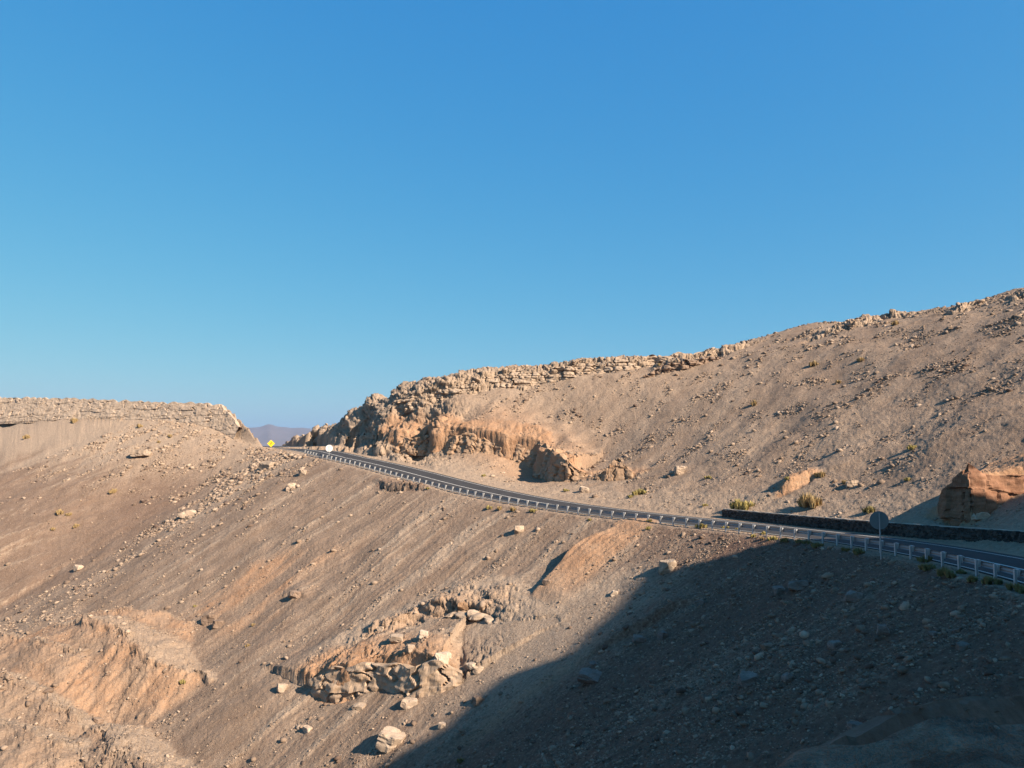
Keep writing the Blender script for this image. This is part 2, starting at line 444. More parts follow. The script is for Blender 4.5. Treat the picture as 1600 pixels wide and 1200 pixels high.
# ------------------------------------------------------------------ hill to the right of the camera; its shadow lies over the lower right of the view
SHB = [(1600, 772), (1560, 790), (1515, 806), (1420, 835), (1340, 843), (1275, 843), (1215, 846), (1130, 880), (1040, 893), (985, 905), (972, 938), (925, 990), (880, 1035), (800, 1050), (740, 1090), (680, 1150), (600, 1195), (540, 1240)]
def b3(x, y):
    return apply_scarps(x, y, b2(x, y), SCARPS)
Wd = np.array([-SUN_H[1], SUN_H[0]])
TE = math.tan(SUN_EL)
CAST_P = 48.0
sb = []
for px, py in SHB:
    q = cast(px, py, b3)
    sb.append((q[0] * Wd[0] + q[1] * Wd[1], q[2] + TE * (CAST_P - (q[0] * SUN_H[0] + q[1] * SUN_H[1]))))
sb = np.array(sb[::-1])
for k in range(1, len(sb)): sb[k, 0] = max(sb[k, 0], sb[k - 1, 0] + 0.3)

# crest height of that hill across the sun's direction, from where its shadow ends on the ground
sbm = sb
w0_, w1_ = sbm[0, 0], sbm[-1, 0]
hi_ = np.minimum.accumulate(sbm[:, 1])
CW = np.r_[-160, -60, w0_ - 25, sbm[:, 0], w1_ + 7, w1_ + 19, w1_ + 45]
CH = np.r_[30, 37, 37, sbm[:, 1], sbm[-1, 1] - 7, sbm[-1, 1] - 17, -12]
def height(x, y, masks=None):
    z = base_height(x, y).copy()
    if masks is not None:
        for k in ('orange', 'pale', 'rock', 'dark', 'cap', 'none', 'slab', 'bank', 'on_mound'):
            masks[k] = np.zeros(x.shape)
    z = apply_mounds(x, y, z, masks)
    z = apply_scarps(x, y, z, SCARPS, masks)
    ph = x * SUN_H[0] + y * SUN_H[1]; w = x * Wd[0] + y * Wd[1]
    crest = np.interp(w, CW, CH)
    cp = CAST_P + 40 * sm(0, 1, (40 - w) / 30.0)
    crest = crest + 1.0 * TE * (cp - CAST_P)
    rid = crest - np.where(ph < cp, 1.0 * (cp - ph), 0.45 * (ph - cp))
    tr = gi(G_tr, x, y); sr = gi(G_sr, x, y)
    o = -tr - np.interp(sr, W_S, W_P)
    z = np.where((o > 3.5) & (ph > -10), np.maximum(z, np.minimum(rid, z + 1.4 * np.maximum(o - 3.5, 0))), z)
    return z

# ------------------------------------------------------------------ terrain mesh
def slope_frame(x, y):
    return gi(G_s, x, y), gi(G_t, x, y), gi(G_sr, x, y), gi(G_tr, x, y)

def gi_strip(x, y):
    global G_strip
    if 'G_strip' not in globals(): G_strip = np.abs(nearest(PSTRIP, GXX, GYY)[1])
    return 0, gi(G_strip, x, y)
SANDY = cast(838, 1003, b3)
SANDY2 = cast(215, 800, b3)
PSTRIP = cast_line([(700, 985), (760, 972), (850, 945), (920, 925), (985, 905)], b3)
def ground_masks(x, y, z, M):
    s, t, sr, tr = slope_frame(x, y)
    o = -tr - np.interp(sr, W_S, W_P)
    on_left = (t > 0)
    n = fbm2(x / 9, y / 9, 4, 501)
    warp = 1.2 * fbm2(x / 18, y / 18, 3, 511)
    lmx = sm(S_END + 4, S_END + 26, s)
    fs = s + warp - 0.75 * np.maximum(t, 0) * lmx
    st1 = fbm2(fs / 3.2, t / 40 + 3, 3, 521, 0.6)
    st2 = fbm2(fs / 0.8, t / 22 + 3, 2, 531, 0.6)
    nr_ = 1 - lmx * (1 - sm(4, 14, t)); st1 = st1 * nr_ + (1 - nr_) * fbm2(x / 3.0, y / 3.0, 3, 541, 0.6); st2 = st2 * nr_
    # left mesa slope: pale rubble below the rim, grey sand lower down with pale trains
    lm = sm(S_END + 4, S_END + 26, s + 4 * n)           # 1 on the mesa slope
    tm = t + 5 * n
    pale = 0.5 + 0.35 * n
    rub = (1 - sm(14, 30, tm + 7 * st1)) * lm
    nose = np.exp(-((s - (S_END + 16)) / 15.0) ** 2) * (1 - sm(16, 44, tm + 6 * st1))
    trains = sm(0.25, 0.75, st1 + 0.35 * st2) 
    p_left = lm * (0.20 + 0.75 * rub + 0.55 * trains * (1 - rub)) 
    nearf = sm(S0 + 20, S0 + 75, s)  # near slope kept less pale, part of the shade put into its colour
    p_road = (1 - lm) * (0.05 + 0.17 * nearf + (0.14 + 0.52 * nearf) * sm(0.1, 0.8, st1 + 0.5 * st2) * (1 - sm(30, 50, t)) + 0.18 * n)
    p = np.where(on_left, p_left + p_road, 0)
    p = np.maximum(p, np.where(on_left, nose * 0.95, 0))
    # verge directly under the rail
    p = np.maximum(p, np.where(on_left, (1 - sm(0.6, 2.0, t)) * 0.55, 0))
    plat = (t <= 0) & (tr > 0)
    p = np.where(plat, 0.85 + 0.2 * n, p)
    # right hill
    h = (tr < 0) & (t <= 0)
    hb = sm(0, 30, o)
    far = sm(S0 + 40, S_END - 10, sr)
    p_h = 0.30 + 0.30 * (1 - sm(3, 14, o)) + 0.22 * fbm2(fs / 4.0, t / 22, 4, 541) + 0.22 * far
    p = np.where(h, p_h, p)
    p = np.where(h & (o < 8), np.maximum(p, 0.62), p)
    low = np.where(on_left, (1 - lm) * sm(36, 50, t + 7 * n), 0)
    p = np.maximum(p, low * (0.42 + 0.25 * n))
    p = np.where(on_left & (lm > 0.5), p - 0.10, p)
    _s, _t = nearest(PSTRIP, x[:, :], y[:, :]) if x.size < 4e5 else gi_strip(x, y)
    p = np.maximum(p, np.where(on_left, 0.95 * np.exp(-(_t / 2.6) ** 2), 0))
    sandy = np.exp(-(((x - SANDY[0]) * 0.8) ** 2 + (y - SANDY[1]) ** 2) / 75.0)
    sandy2 = np.exp(-((x - SANDY2[0]) ** 2 + (y - SANDY2[1]) ** 2) / 420.0)
    p = p * (1 - sandy) + 0.78 * sandy; p = p * (1 - 0.95 * sandy2)
    st1 = st1 * (1 - sandy); st2 = st2 * (1 - sandy)
    hi = sm(0.0, 6.0, z - np.interp(sr, SRL, R[:, 2]) - 22)
    p = np.where((x * x + y * y < 49) , 0.35, p)
    p = np.clip(p, 0, 1)
    p = np.maximum(p * (1 - M['on_mound']), M['pale'])
    # clay showing through
    org = M['orange'].copy()
    band = np.exp(-((s - (S0 + 100 + 5 * n)) / 8.0) ** 2) * np.exp(-((t - 26) / 10.0) ** 2) * sm(-0.4, 0.5, st1) * 1.0
    red = np.exp(-((s - (S0 + 36 + 3 * n)) / 4.0) ** 2) * np.exp(-((t - 22) / 9.0) ** 2) * 0.7
    gl = red * 0
    org = np.maximum(org, np.where(on_left, np.maximum(np.maximum(band, red), gl), 0))
    bank = np.where(h, np.exp(-((o - 16) / 9.0) ** 2) * sm(S0 + 78, S0 + 96, sr) * (1 - sm(S_END - 26, S_END - 12, sr)) * 0.5, 0)
    org = np.maximum(org, bank)
    # dark brown soil; near slope darkened further, its shade deepened in the colour
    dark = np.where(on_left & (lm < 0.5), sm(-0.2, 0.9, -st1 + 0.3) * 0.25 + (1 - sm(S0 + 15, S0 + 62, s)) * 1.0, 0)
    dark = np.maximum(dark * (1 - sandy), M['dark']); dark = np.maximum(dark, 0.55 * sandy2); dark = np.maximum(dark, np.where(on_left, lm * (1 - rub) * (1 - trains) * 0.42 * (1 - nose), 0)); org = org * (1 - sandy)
    return dict(pale=p, orange=np.clip(org, 0, 1), dark=np.clip(dark, 0, 1), rock=np.clip(M['rock'], 0, 1), s=s, t=t, o=o, tr=tr, sr=sr, lm=lm, st1=st1, st2=st2, n=n, rub=rub, nose=nose, h=h, plat=plat)

def rim_rock(s, t, tr):
    """rock mask of the mesa rim"""
    return sm(S_END + 24, S_END + 34, s) * sm(-4.5, -3.0, t) * (1 - sm(0.6, 2.2, t)) * (tr > 0)

def detail(x, y, z, G):
    """small relief on top of the large forms"""
    s, t = G['s'], G['t']
    road = (G['tr'] < 0.6) & (G['o'] < 1.6)
    off = 1 - sm(0, 0.6, np.where((G['tr'] < 0) , np.clip(2.2 - G['o'], 0, 1), np.clip(1.2 - G['tr'], 0, 1)) * (t <= 1.2))
    slope = (t > 1.0)
    zz = 0.0
    zz = zz + 0.55 * fbm2(x / 13, y / 13, 3, 601) * sm(3, 14, np.where(slope, t, G['o']))
    zz = zz + np.where(slope, 0.11 * G['st1'] + 0.07 * G['st2'], np.where(G['h'], 0.05 * G['st1'], 0)) * sm(1.5, 6, np.where(slope, t, G['o']))
    zz = zz + np.where(slope, -0.09 * np.abs(noise2((s + 1.2 * fbm2(x / 18, y / 18, 3, 511)) / 0.55, t / 16, 641)), 0)
    d = np.hypot(x, y)
    rough = 0.35 + 0.9 * np.clip(G['pale'], 0, 1)
    zz = zz + rough * 0.13 * fbm2(x / 1.9, y / 1.9, 4, 611, 0.62)
    zz = zz + 0.05 * fbm2(x / 0.5, y / 0.5, 2, 621) * (d < 120)
    zz = zz + (G['orange'] > 0) * G['orange'] * -0.22 * np.abs(fbm2(s / 0.9, t / 7, 3, 631))
    sd = np.exp(-(((x - SANDY[0]) * 0.8) ** 2 + (y - SANDY[1]) ** 2) / 75.0)
    return z + zz * off * (1 - 0.75 * sd)

def build_sector(angles, rows, nfine, rmin, rmax, name, do_rock=True):
    na = len(angles)
    ca = np.sin(angles)[:, None]; sa = np.cos(angles)[:, None]     # angle from +Y
    rf = np.exp(np.linspace(math.log(rmin), math.log(rmax), nfine))[None, :]
    ca0, sa0 = ca[::3], sa[::3]
    Z = height(ca0 * rf, sa0 * rf)
    # spread the rows so that steep faces get as many vertices as flat ground
    dr = np.diff(rf, axis=1); dz = np.diff(Z, axis=1)
    rmid = 0.5 * (rf[:, 1:] + rf[:, :-1])
    imp = (0.08 + 0.45 * sm(6, 8, rmid) + 0.47 * sm(17, 26, rmid)) * (1 - 0.85 * sm(225, 250, rmid))
    L = (np.sqrt((0.42 * dr) ** 2 + (1.3 * dz) ** 2) / rmid + 0.00012) * imp
    if True:
        k = 7
        Lp = np.pad(L, ((k // 2, k // 2), (0, 0)), mode='edge'); cs = np.cumsum(np.vstack([np.zeros((1, L.shape[1])), Lp]), axis=0)
        L = (cs[k:] - cs[:-k]) / k
    S = np.concatenate([np.zeros((len(L), 1)), np.cumsum(L, axis=1)], axis=1); S /= S[:, -1:]
    q = np.linspace(0, 1, rows)
    R0 = np.stack([np.interp(q, S[i], rf[0]) for i in range(len(S))])
    fi = np.clip(np.arange(na) / 3.0, 0, len(R0) - 1.001); ii = fi.astype(int); fr = (fi - ii)[:, None]
    RR = R0[ii] * (1 - fr) + R0[ii + 1] * fr
    X = ca * RR; Y = sa * RR
    M = {}
    Z = height(X, Y, M)
    rr = M['rock'].copy()
    G = ground_masks(X, Y, Z, M)
    rim = rim_rock(G['s'], G['t'], G['tr'])
    cutr = (G['tr'] < 0) * (G['t'] < 0) * sm(S_END - 30, S_END - 10, G['sr']) * sm(2.0, 4.0, G['o']) * (1 - sm(12, 20, G['o']))
    rim = np.maximum(rim * 0.0, cutr)
    rim_p = rim_rock(G['s'], G['t'], G['tr'])
    G['rock'] = np.maximum(G['rock'], rim)
    G['pale'] = np.maximum(G['pale'], 0.9 * np.maximum(np.maximum(rim, rim_p * 0.8), M['rock'] * (1 - M['orange'])))
    Z = detail(X, Y, Z, G)
    co = np.stack([X, Y, Z], -1)
    if do_rock:
        # normals by finite differences, then blocky displacement on rock faces
        du = np.gradient(co, axis=0); dv = np.gradient(co, axis=1)
        N = np.cross(dv, du); N /= (np.linalg.norm(N, axis=-1, keepdims=True) + 1e-9)
        N *= np.sign(N[..., 2:3] + 1e-9)
        m = G['rock'] > 0.03
        x, y, z = X[m], Y[m], Z[m]
        cap = 1 - np.clip(G['orange'][m] * 1.3, 0, 1)
        j = 0.25 * noise3(x / 1.5, y / 1.5, z / 1.5, 3)
        f1, f2, cid = voro3(x / 2.6 + j, y / 2.6 + j, z / 0.75 + j + 0.1 * x, 9)
        g1, g2, gid = voro3(x / 1.0 + j, y / 1.0, z / 0.38 + j, 19)
        blk = 0.85 * (cid - 0.45) - 0.6 * (1 - sm(0.0, 0.13, f2 - f1)) + 0.35 * (gid - 0.5) - 0.22 * (1 - sm(0, 0.15, g2 - g1))
        rib = np.abs(noise3(x / 1.3, y / 1.3, z / 7.0, 29)); rib2 = np.abs(noise3(x / 0.55, y / 0.55, z / 3.0, 39)); lump = noise3(x / 2.4, y / 2.4, z / 1.6, 49)
        strat = noise3(x / 6, y / 6, z / 0.42, 59)
        clay = 0.55 * (rib - 0.35) + 0.28 * (rib2 - 0.3) + 0.55 * lump + 0.35 * strat + 0.35 * (gid - 0.5) - 0.2 * (1 - sm(0, 0.15, f2 - f1))
        dsp = (cap * blk + (1 - cap) * clay) * G['rock'][m] + 2.2 * noise3(x / 5.0, y / 5.0, z / 5.0, 69) * np.maximum(cutr, 0)[m]
        co[m] += N[m] * dsp[:, None]
    nv = na * rows
    me = bpy.data.meshes.new(name)
    me.vertices.add(nv)
    me.vertices.foreach_set('co', co.reshape(-1).astype(np.float32))
    i = np.arange(na - 1)[:, None] * rows + np.arange(rows - 1)[None, :]
    quads = np.stack([i, i + rows, i + rows + 1, i + 1], -1).reshape(-1, 4)[:, ::-1]
    nf = len(quads)
    me.loops.add(nf * 4); me.polygons.add(nf)
    me.loops.foreach_set('vertex_index', quads.reshape(-1).astype(np.int32))
    me.polygons.foreach_set('loop_start', np.arange(0, nf * 4, 4, dtype=np.int32))
    me.polygons.foreach_set('use_smooth', np.ones(nf, dtype=bool))
    me.update()
    at_ = me.attributes.new('zone', 'FLOAT_COLOR', 'POINT')
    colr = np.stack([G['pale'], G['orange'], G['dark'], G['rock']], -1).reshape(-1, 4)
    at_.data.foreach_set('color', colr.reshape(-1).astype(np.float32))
    fl = me.attributes.new('flow', 'FLOAT_VECTOR', 'POINT')
    fv = np.stack([G['s'] + 1.2 * fbm2(X / 18, Y / 18, 3, 511), G['t'], Z * 0], -1).reshape(-1)
    fl.data.foreach_set('vector', fv.astype(np.float32))
    return me, co, G

# ------------------------------------------------------------------ materials
def new_mat(name):
    m = bpy.data.materials.new(name); m.use_nodes = True
    nt = m.node_tree; b = nt.nodes['Principled BSDF']; b.inputs['Specular IOR Level'].default_value = 0.15
    b.inputs['Roughness'].default_value = 0.95
    return m, nt, b
def N_(nt, t, **kw):
    n = nt.nodes.new(t)
    for k, v in kw.items(): setattr(n, k, v)
    return n
def setin(n, **kw):
    for k, v in kw.items(): n.inputs[k.replace('_', ' ')].default_value = v
def noise_node(nt, vec, scale, detail=4, rough=0.6, dist=0.0):
    n = N_(nt, 'ShaderNodeTexNoise'); setin(n, Scale=scale, Detail=detail, Roughness=rough, Distortion=dist); nt.links.new(vec, n.inputs['Vector']); return n.outputs['Fac']
def ramp(nt, fac, stops, interp='LINEAR'):
    r = N_(nt, 'ShaderNodeValToRGB'); r.color_ramp.interpolation = interp
    e = r.color_ramp.elements
    while len(e) < len(stops): e.new(0.5)
    for i, (p_, c) in enumerate(stops):
        e[i].position = p_; e[i].color = (c, c, c, 1) if not hasattr(c, '__len__') else (*c, 1)
    nt.links.new(fac, r.inputs['Fac']); return r.outputs['Color']
def mix(nt, fac, a, b, mode='MIX'):
    n = N_(nt, 'ShaderNodeMix', data_type='RGBA', blend_type=mode)
    for sock, v in ((n.inputs[0], fac), (n.inputs[6], a), (n.inputs[7], b)):
        if hasattr(v, 'default_value') or hasattr(v, 'is_output'): nt.links.new(v, sock)
        elif hasattr(v, '__len__'): sock.default_value = (*v, 1) if len(v) == 3 else v
        else: sock.default_value = v
    return n.outputs[2]
def mth(nt, op, a, b=0.0, c=None, clamp=False):
    n = N_(nt, 'ShaderNodeMath', operation=op, use_clamp=clamp)
    for i, v in enumerate((a, b) if c is None else (a, b, c)):
        if hasattr(v, 'is_output'): nt.links.new(v, n.inputs[i])
        else: n.inputs[i].default_value = v
    return n.outputs[0]
ALB = (0.81, 0.795, 0.79)
def dim(nt, c): return mix(nt, 1.0, c, ALB, 'MULTIPLY')
def maprange(nt, v, a, b, c=0.0, d=1.0):
    n = N_(nt, 'ShaderNodeMapRange'); nt.links.new(v, n.inputs[0])
    for i, q in enumerate((a, b, c, d)): n.inputs[i + 1].default_value = q
    return n.outputs[0]

def ground_material():
    m, nt, b = new_mat('desert_ground')
    geo = N_(nt, 'ShaderNodeNewGeometry'); pos = geo.outputs['Position']
    zn = N_(nt, 'ShaderNodeAttribute', attribute_name='zone')
    sep = N_(nt, 'ShaderNodeSeparateColor'); nt.links.new(zn.outputs['Color'], sep.inputs[0])
    pale, org, drk = sep.outputs[0], sep.outputs[1], sep.outputs[2]
    rock = zn.outputs['Alpha']
    fl = N_(nt, 'ShaderNodeAttribute', attribute_name='flow')
    mp = N_(nt, 'ShaderNodeMapping'); mp.inputs['Scale'].default_value = (2.6, 0.10, 1); nt.links.new(fl.outputs['Vector'], mp.inputs['Vector'])
    streak = noise_node(nt, mp.outputs[0], 1.0, 4, 0.65)
    n1 = noise_node(nt, pos, 0.35, 6, 0.62)
    n2 = noise_node(nt, pos, 3.0, 5, 0.7)
    n3 = noise_node(nt, pos, 16.0, 3, 0.7)
    sand = mix(nt, maprange(nt, n1, 0.35, 0.65), (0.245, 0.166, 0.112), (0.318, 0.224, 0.156))
    palec = mix(nt, maprange(nt, n2, 0.3, 0.7), (0.343, 0.246, 0.168), (0.484, 0.363, 0.261))
    orgc = mix(nt, maprange(nt, n1, 0.35, 0.65), (0.40, 0.225, 0.125), (0.47, 0.29, 0.175))
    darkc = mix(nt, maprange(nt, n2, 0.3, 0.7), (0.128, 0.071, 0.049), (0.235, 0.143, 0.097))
    mp2 = N_(nt, 'ShaderNodeMapping'); mp2.inputs['Scale'].default_value = (8.0, 0.28, 1); nt.links.new(fl.outputs['Vector'], mp2.inputs['Vector'])
    streak = mth(nt, 'ADD', mth(nt, 'MULTIPLY', streak, 0.55), mth(nt, 'MULTIPLY', noise_node(nt, mp2.outputs[0], 1.0, 3, 0.7), 0.45))
    # break up the zones with fine noise
    brk = mth(nt, 'ADD', mth(nt, 'MULTIPLY', mth(nt, 'SUBTRACT', n2, 0.5), 1.1), mth(nt, 'MULTIPLY', mth(nt, 'SUBTRACT', streak, 0.5), 1.5))
    pf = maprange(nt, mth(nt, 'ADD', pale, mth(nt, 'MULTIPLY', brk, 0.75)), 0.18, 0.88)
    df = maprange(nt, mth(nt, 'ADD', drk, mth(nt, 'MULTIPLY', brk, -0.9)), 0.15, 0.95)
    of = maprange(nt, mth(nt, 'ADD', org, mth(nt, 'MULTIPLY', brk, 0.5)), 0.15, 0.75)
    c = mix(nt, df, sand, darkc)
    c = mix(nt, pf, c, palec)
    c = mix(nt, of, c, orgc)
    # pebbles too small to model: each cell its own tone
    vo = N_(nt, 'ShaderNodeTexVoronoi', feature='F1'); vo.inputs['Scale'].default_value = 5.5; nt.links.new(pos, vo.inputs['Vector'])
    vs = N_(nt, 'ShaderNodeSeparateColor'); nt.links.new(vo.outputs['Color'], vs.inputs[0])
    peb = mth(nt, 'MULTIPLY', mth(nt, 'LESS_THAN', vo.outputs['Distance'], mth(nt, 'MULTIPLY', vs.outputs[1], 0.55)), mth(nt, 'LESS_THAN', vs.outputs[0], mth(nt, 'ADD', 0.22, mth(nt, 'MULTIPLY', pale, 0.5))))
    c = mix(nt, mth(nt, 'MULTIPLY', peb, 0.5), c, mix(nt, vs.outputs[2], (0.234, 0.168, 0.121), (0.515, 0.398, 0.296)))
    c = mix(nt, 1.0, c, ramp(nt, n3, [(0.3, 0.80), (0.7, 1.14)]), 'MULTIPLY')
    nt.links.new(dim(nt, c), b.inputs['Base Color'])
    h = mth(nt, 'ADD', mth(nt, 'MULTIPLY', n3, 0.35), mth(nt, 'ADD', mth(nt, 'MULTIPLY', n2, 1.0), mth(nt, 'MULTIPLY', peb, 0.35)))
    bp = N_(nt, 'ShaderNodeBump'); bp.inputs['Strength'].default_value = 0.9; bp.inputs['Distance'].default_value = 0.22
    nt.links.new(h, bp.inputs['Height']); nt.links.new(bp.outputs[0], b.inputs['Normal'])
    return m
MAT_G = ground_material()

# ------------------------------------------------------------------ the ground
TANMAX = 0.86
tans = np.linspace(-TANMAX, TANMAX, 1500)
me, GCO, GG = build_sector(np.arctan(tans), 1120, 1400, 2.2, 420.0, 'hillside')
me.materials.append(MAT_G)
o_ = bpy.data.objects.new('hillside', me); COL.objects.link(o_); o_['kind'] = 'structure'
amax = math.atan(TANMAX)
me2, _, _ = build_sector(np.linspace(amax, 2 * math.pi - amax, 420), 260, 400, 2.2, 420.0, 'hillside', do_rock=False)
me2.materials.append(MAT_G)
o2 = bpy.data.objects.new('hillside', me2); COL.objects.link(o2); o2['kind'] = 'structure'

# ------------------------------------------------------------------ finding ground points on the finished hillside
GR = GCO
def ground_px(px, py):
    """the ground point seen at a photo pixel"""
    u, v = ray(px, py)
    fi = (u + TANMAX) / (2 * TANMAX) * (len(tans) - 1)
    i = int(np.clip(round(fi), 1, len(tans) - 2))
    q = (GR[i - 1] + GR[i] + GR[i + 1]) / 3
    e = q[:, 2] / q[:, 1]
    k = np.nonzero(e > v)[0]
    k = k[0] if len(k) else len(e) - 1
    return GR[i, k].copy(), i, k
def ground_xy(x, y):
    i = int(np.clip(round((x / y + TANMAX) / (2 * TANMAX) * (len(tans) - 1)), 0, len(tans) - 1))
    r = np.hypot(GR[i, :, 0], GR[i, :, 1])
    return float(np.interp(math.hypot(x, y), r, GR[i, :, 2]))

# ------------------------------------------------------------------ mesh helpers
def mesh_obj(name, verts, faces, mat, parent=None, smooth=False, link=True):
    me = bpy.data.meshes.new(name)
    me.from_pydata([tuple(map(float, v)) for v in verts], [], [tuple(map(int, f)) for f in faces])
    me.update()
    if smooth: me.polygons.foreach_set('use_smooth', np.ones(len(me.polygons), dtype=bool))
    me.materials.append(mat)
    o = bpy.data.objects.new(name, me)
    if link: COL.objects.link(o)
    if parent: o.parent = parent
    return o
def tag(o, label=None, cat=None, group=None, kind=None):
    if label: o['label'] = label
    if cat: o['category'] = cat
    if group: o['group'] = group
    if kind: o['kind'] = kind
    return o
def empty(name, loc, rz=0.0):
    o = bpy.data.objects.new(name, None); COL.objects.link(o); o.location = loc; o.rotation_euler = (0, 0, rz); o.empty_display_size = 0.3
    return o
def box_vf(cx, cy, cz, sx, sy, sz, V, F, top=1.0):
    b = len(V)
    for z, k in ((cz - sz / 2, 1.0), (cz + sz / 2, top)):
        for x, y in ((-1, -1), (1, -1), (1, 1), (-1, 1)): V.append((cx + x * sx / 2 * k, cy + y * sy / 2, z))
    F += [(b, b + 3, b + 2, b + 1), (b + 4, b + 5, b + 6, b + 7), (b, b + 1, b + 5, b + 4), (b + 1, b + 2, b + 6, b + 5), (b + 2, b + 3, b + 7, b + 6), (b + 3, b, b + 4, b + 7)]
def cyl_vf(p0, p1, r, V, F, n=10, r2=None):
    p0 = Vector(p0); p1 = Vector(p1); d = (p1 - p0).normalized(); a = d.orthogonal().normalized(); c = d.cross(a); b = len(V); r2 = r if r2 is None else r2
    for p_, rr_ in ((p0, r), (p1, r2)):
        for k in range(n):
            t_ = 2 * math.pi * k / n; V.append(tuple(p_ + (a * math.cos(t_) + c * math.sin(t_)) * rr_))
    for k in range(n): F.append((b + k, b + (k + 1) % n, b + n + (k + 1) % n, b + n + k))
    F.append(tuple(b + k for k in range(n))[::-1]); F.append(tuple(b + n + k for k in range(n)))
def simple_mat(name, col, rough=0.6, metal=0.0, var=0.15, scale=8.0, spec=0.3, bump=0.0):
    m, nt, b = new_mat(name)
    tc = N_(nt, 'ShaderNodeTexCoord')
    n = noise_node(nt, tc.outputs['Object'], scale, 5, 0.65)
    lo = tuple(c * (1 - var) for c in col); hi = tuple(min(1, c * (1 + var)) for c in col)
    nt.links.new(dim(nt, mix(nt, maprange(nt, n, 0.3, 0.7), lo, hi)), b.inputs['Base Color'])
    b.inputs['Roughness'].default_value = rough; b.inputs['Metallic'].default_value = metal; b.inputs['Specular IOR Level'].default_value = spec
    if bump:
        bp = N_(nt, 'ShaderNodeBump'); bp.inputs['Distance'].default_value = bump; bp.inputs['Strength'].default_value = 0.8
        nt.links.new(n, bp.inputs['Height']); nt.links.new(bp.outputs[0], b.inputs['Normal'])
    return m
M_ASPH = simple_mat('asphalt', (0.040, 0.038, 0.038), 0.85, 0, 0.3, 0.8, 0.3)
M_PAINT = simple_mat('road_paint', (0.70, 0.68, 0.63), 0.7, 0, 0.12, 3.0)
M_GALV = simple_mat('galvanised_steel', (0.30, 0.30, 0.30), 0.55, 0.35, 0.12, 3.0, 0.5)
M_POST = simple_mat('galvanised_post', (0.50, 0.495, 0.48), 0.55, 0.1, 0.10, 3.0, 0.4)
M_SIGNLIT = simple_mat('sign_back_lit', (0.66, 0.66, 0.64), 0.5, 0.0, 0.06, 2.0, 0.4)  # lighter copy of the sign back, sunlit brightness put into the colour
M_POLE = simple_mat('sign_pole_steel', (0.40, 0.40, 0.39), 0.5, 0.2, 0.06, 2.0, 0.4)
M_SIGNB = simple_mat('sign_back', (0.19, 0.22, 0.225), 0.5, 0.2, 0.06, 2.0, 0.4)  # same back plate, toned darker for the sign standing in shade
M_YEL = simple_mat('yellow_sign_face', (0.85, 0.56, 0.02), 0.5, 0, 0.05, 2.0)
M_BLK = simple_mat('black_symbol', (0.02, 0.02, 0.02), 0.6, 0, 0.1, 2.0)
M_COPE = simple_mat('concrete_coping', (0.42, 0.36, 0.29), 0.9, 0, 0.15, 1.5)

def wall_stone_mat():
    m, nt, b = new_mat('dark_wall_stone')
    geo = N_(nt, 'ShaderNodeNewGeometry')
    vo = N_(nt, 'ShaderNodeTexVoronoi'); vo.inputs['Scale'].default_value = 3.2; nt.links.new(geo.outputs['Position'], vo.inputs['Vector'])
    sp = N_(nt, 'ShaderNodeSeparateColor'); nt.links.new(vo.outputs['Color'], sp.inputs[0])
    c = mix(nt, sp.outputs[0], (0.035, 0.03, 0.028), (0.12, 0.095, 0.08))
    nt.links.new(dim(nt, c), b.inputs['Base Color'])
    return m
M_WALL = wall_stone_mat()

def rock_mat(name, lo, hi):
    m, nt, b = new_mat(name)
    geo = N_(nt, 'ShaderNodeNewGeometry'); oi = N_(nt, 'ShaderNodeObjectInfo')
    n = noise_node(nt, geo.outputs['Position'], 1.3, 6, 0.7); n2 = noise_node(nt, geo.outputs['Position'], 9.0, 4, 0.7)
    mp = N_(nt, 'ShaderNodeMapping'); mp.inputs['Scale'].default_value = (0.3, 0.3, 5.0); nt.links.new(geo.outputs['Position'], mp.inputs['Vector'])
    st = noise_node(nt, mp.outputs[0], 1.0, 3, 0.6)
    c = mix(nt, maprange(nt, mth(nt, 'ADD', mth(nt, 'MULTIPLY', n, 0.6), mth(nt, 'MULTIPLY', st, 0.4)), 0.36, 0.62), lo, hi)
    c = mix(nt, 1.0, c, ramp(nt, n2, [(0.3, 0.82), (0.7, 1.12)]), 'MULTIPLY')
    c = mix(nt, 1.0, c, ramp(nt, oi.outputs['Random'], [(0.0, 0.82), (1.0, 1.12)]), 'MULTIPLY')
    nt.links.new(dim(nt, c), b.inputs['Base Color'])
    bp = N_(nt, 'ShaderNodeBump'); bp.inputs['Distance'].default_value = 0.06; bp.inputs['Strength'].default_value = 0.9
    nt.links.new(mth(nt, 'ADD', n, mth(nt, 'MULTIPLY', n2, 0.5)), bp.inputs['Height']); nt.links.new(bp.outputs[0], b.inputs['Normal'])
    return m
M_PALE = rock_mat('pale_rock', (0.37, 0.268, 0.185), (0.54, 0.415, 0.305))
M_BRN = rock_mat('brown_rock', (0.195, 0.129, 0.090), (0.328, 0.234, 0.168))

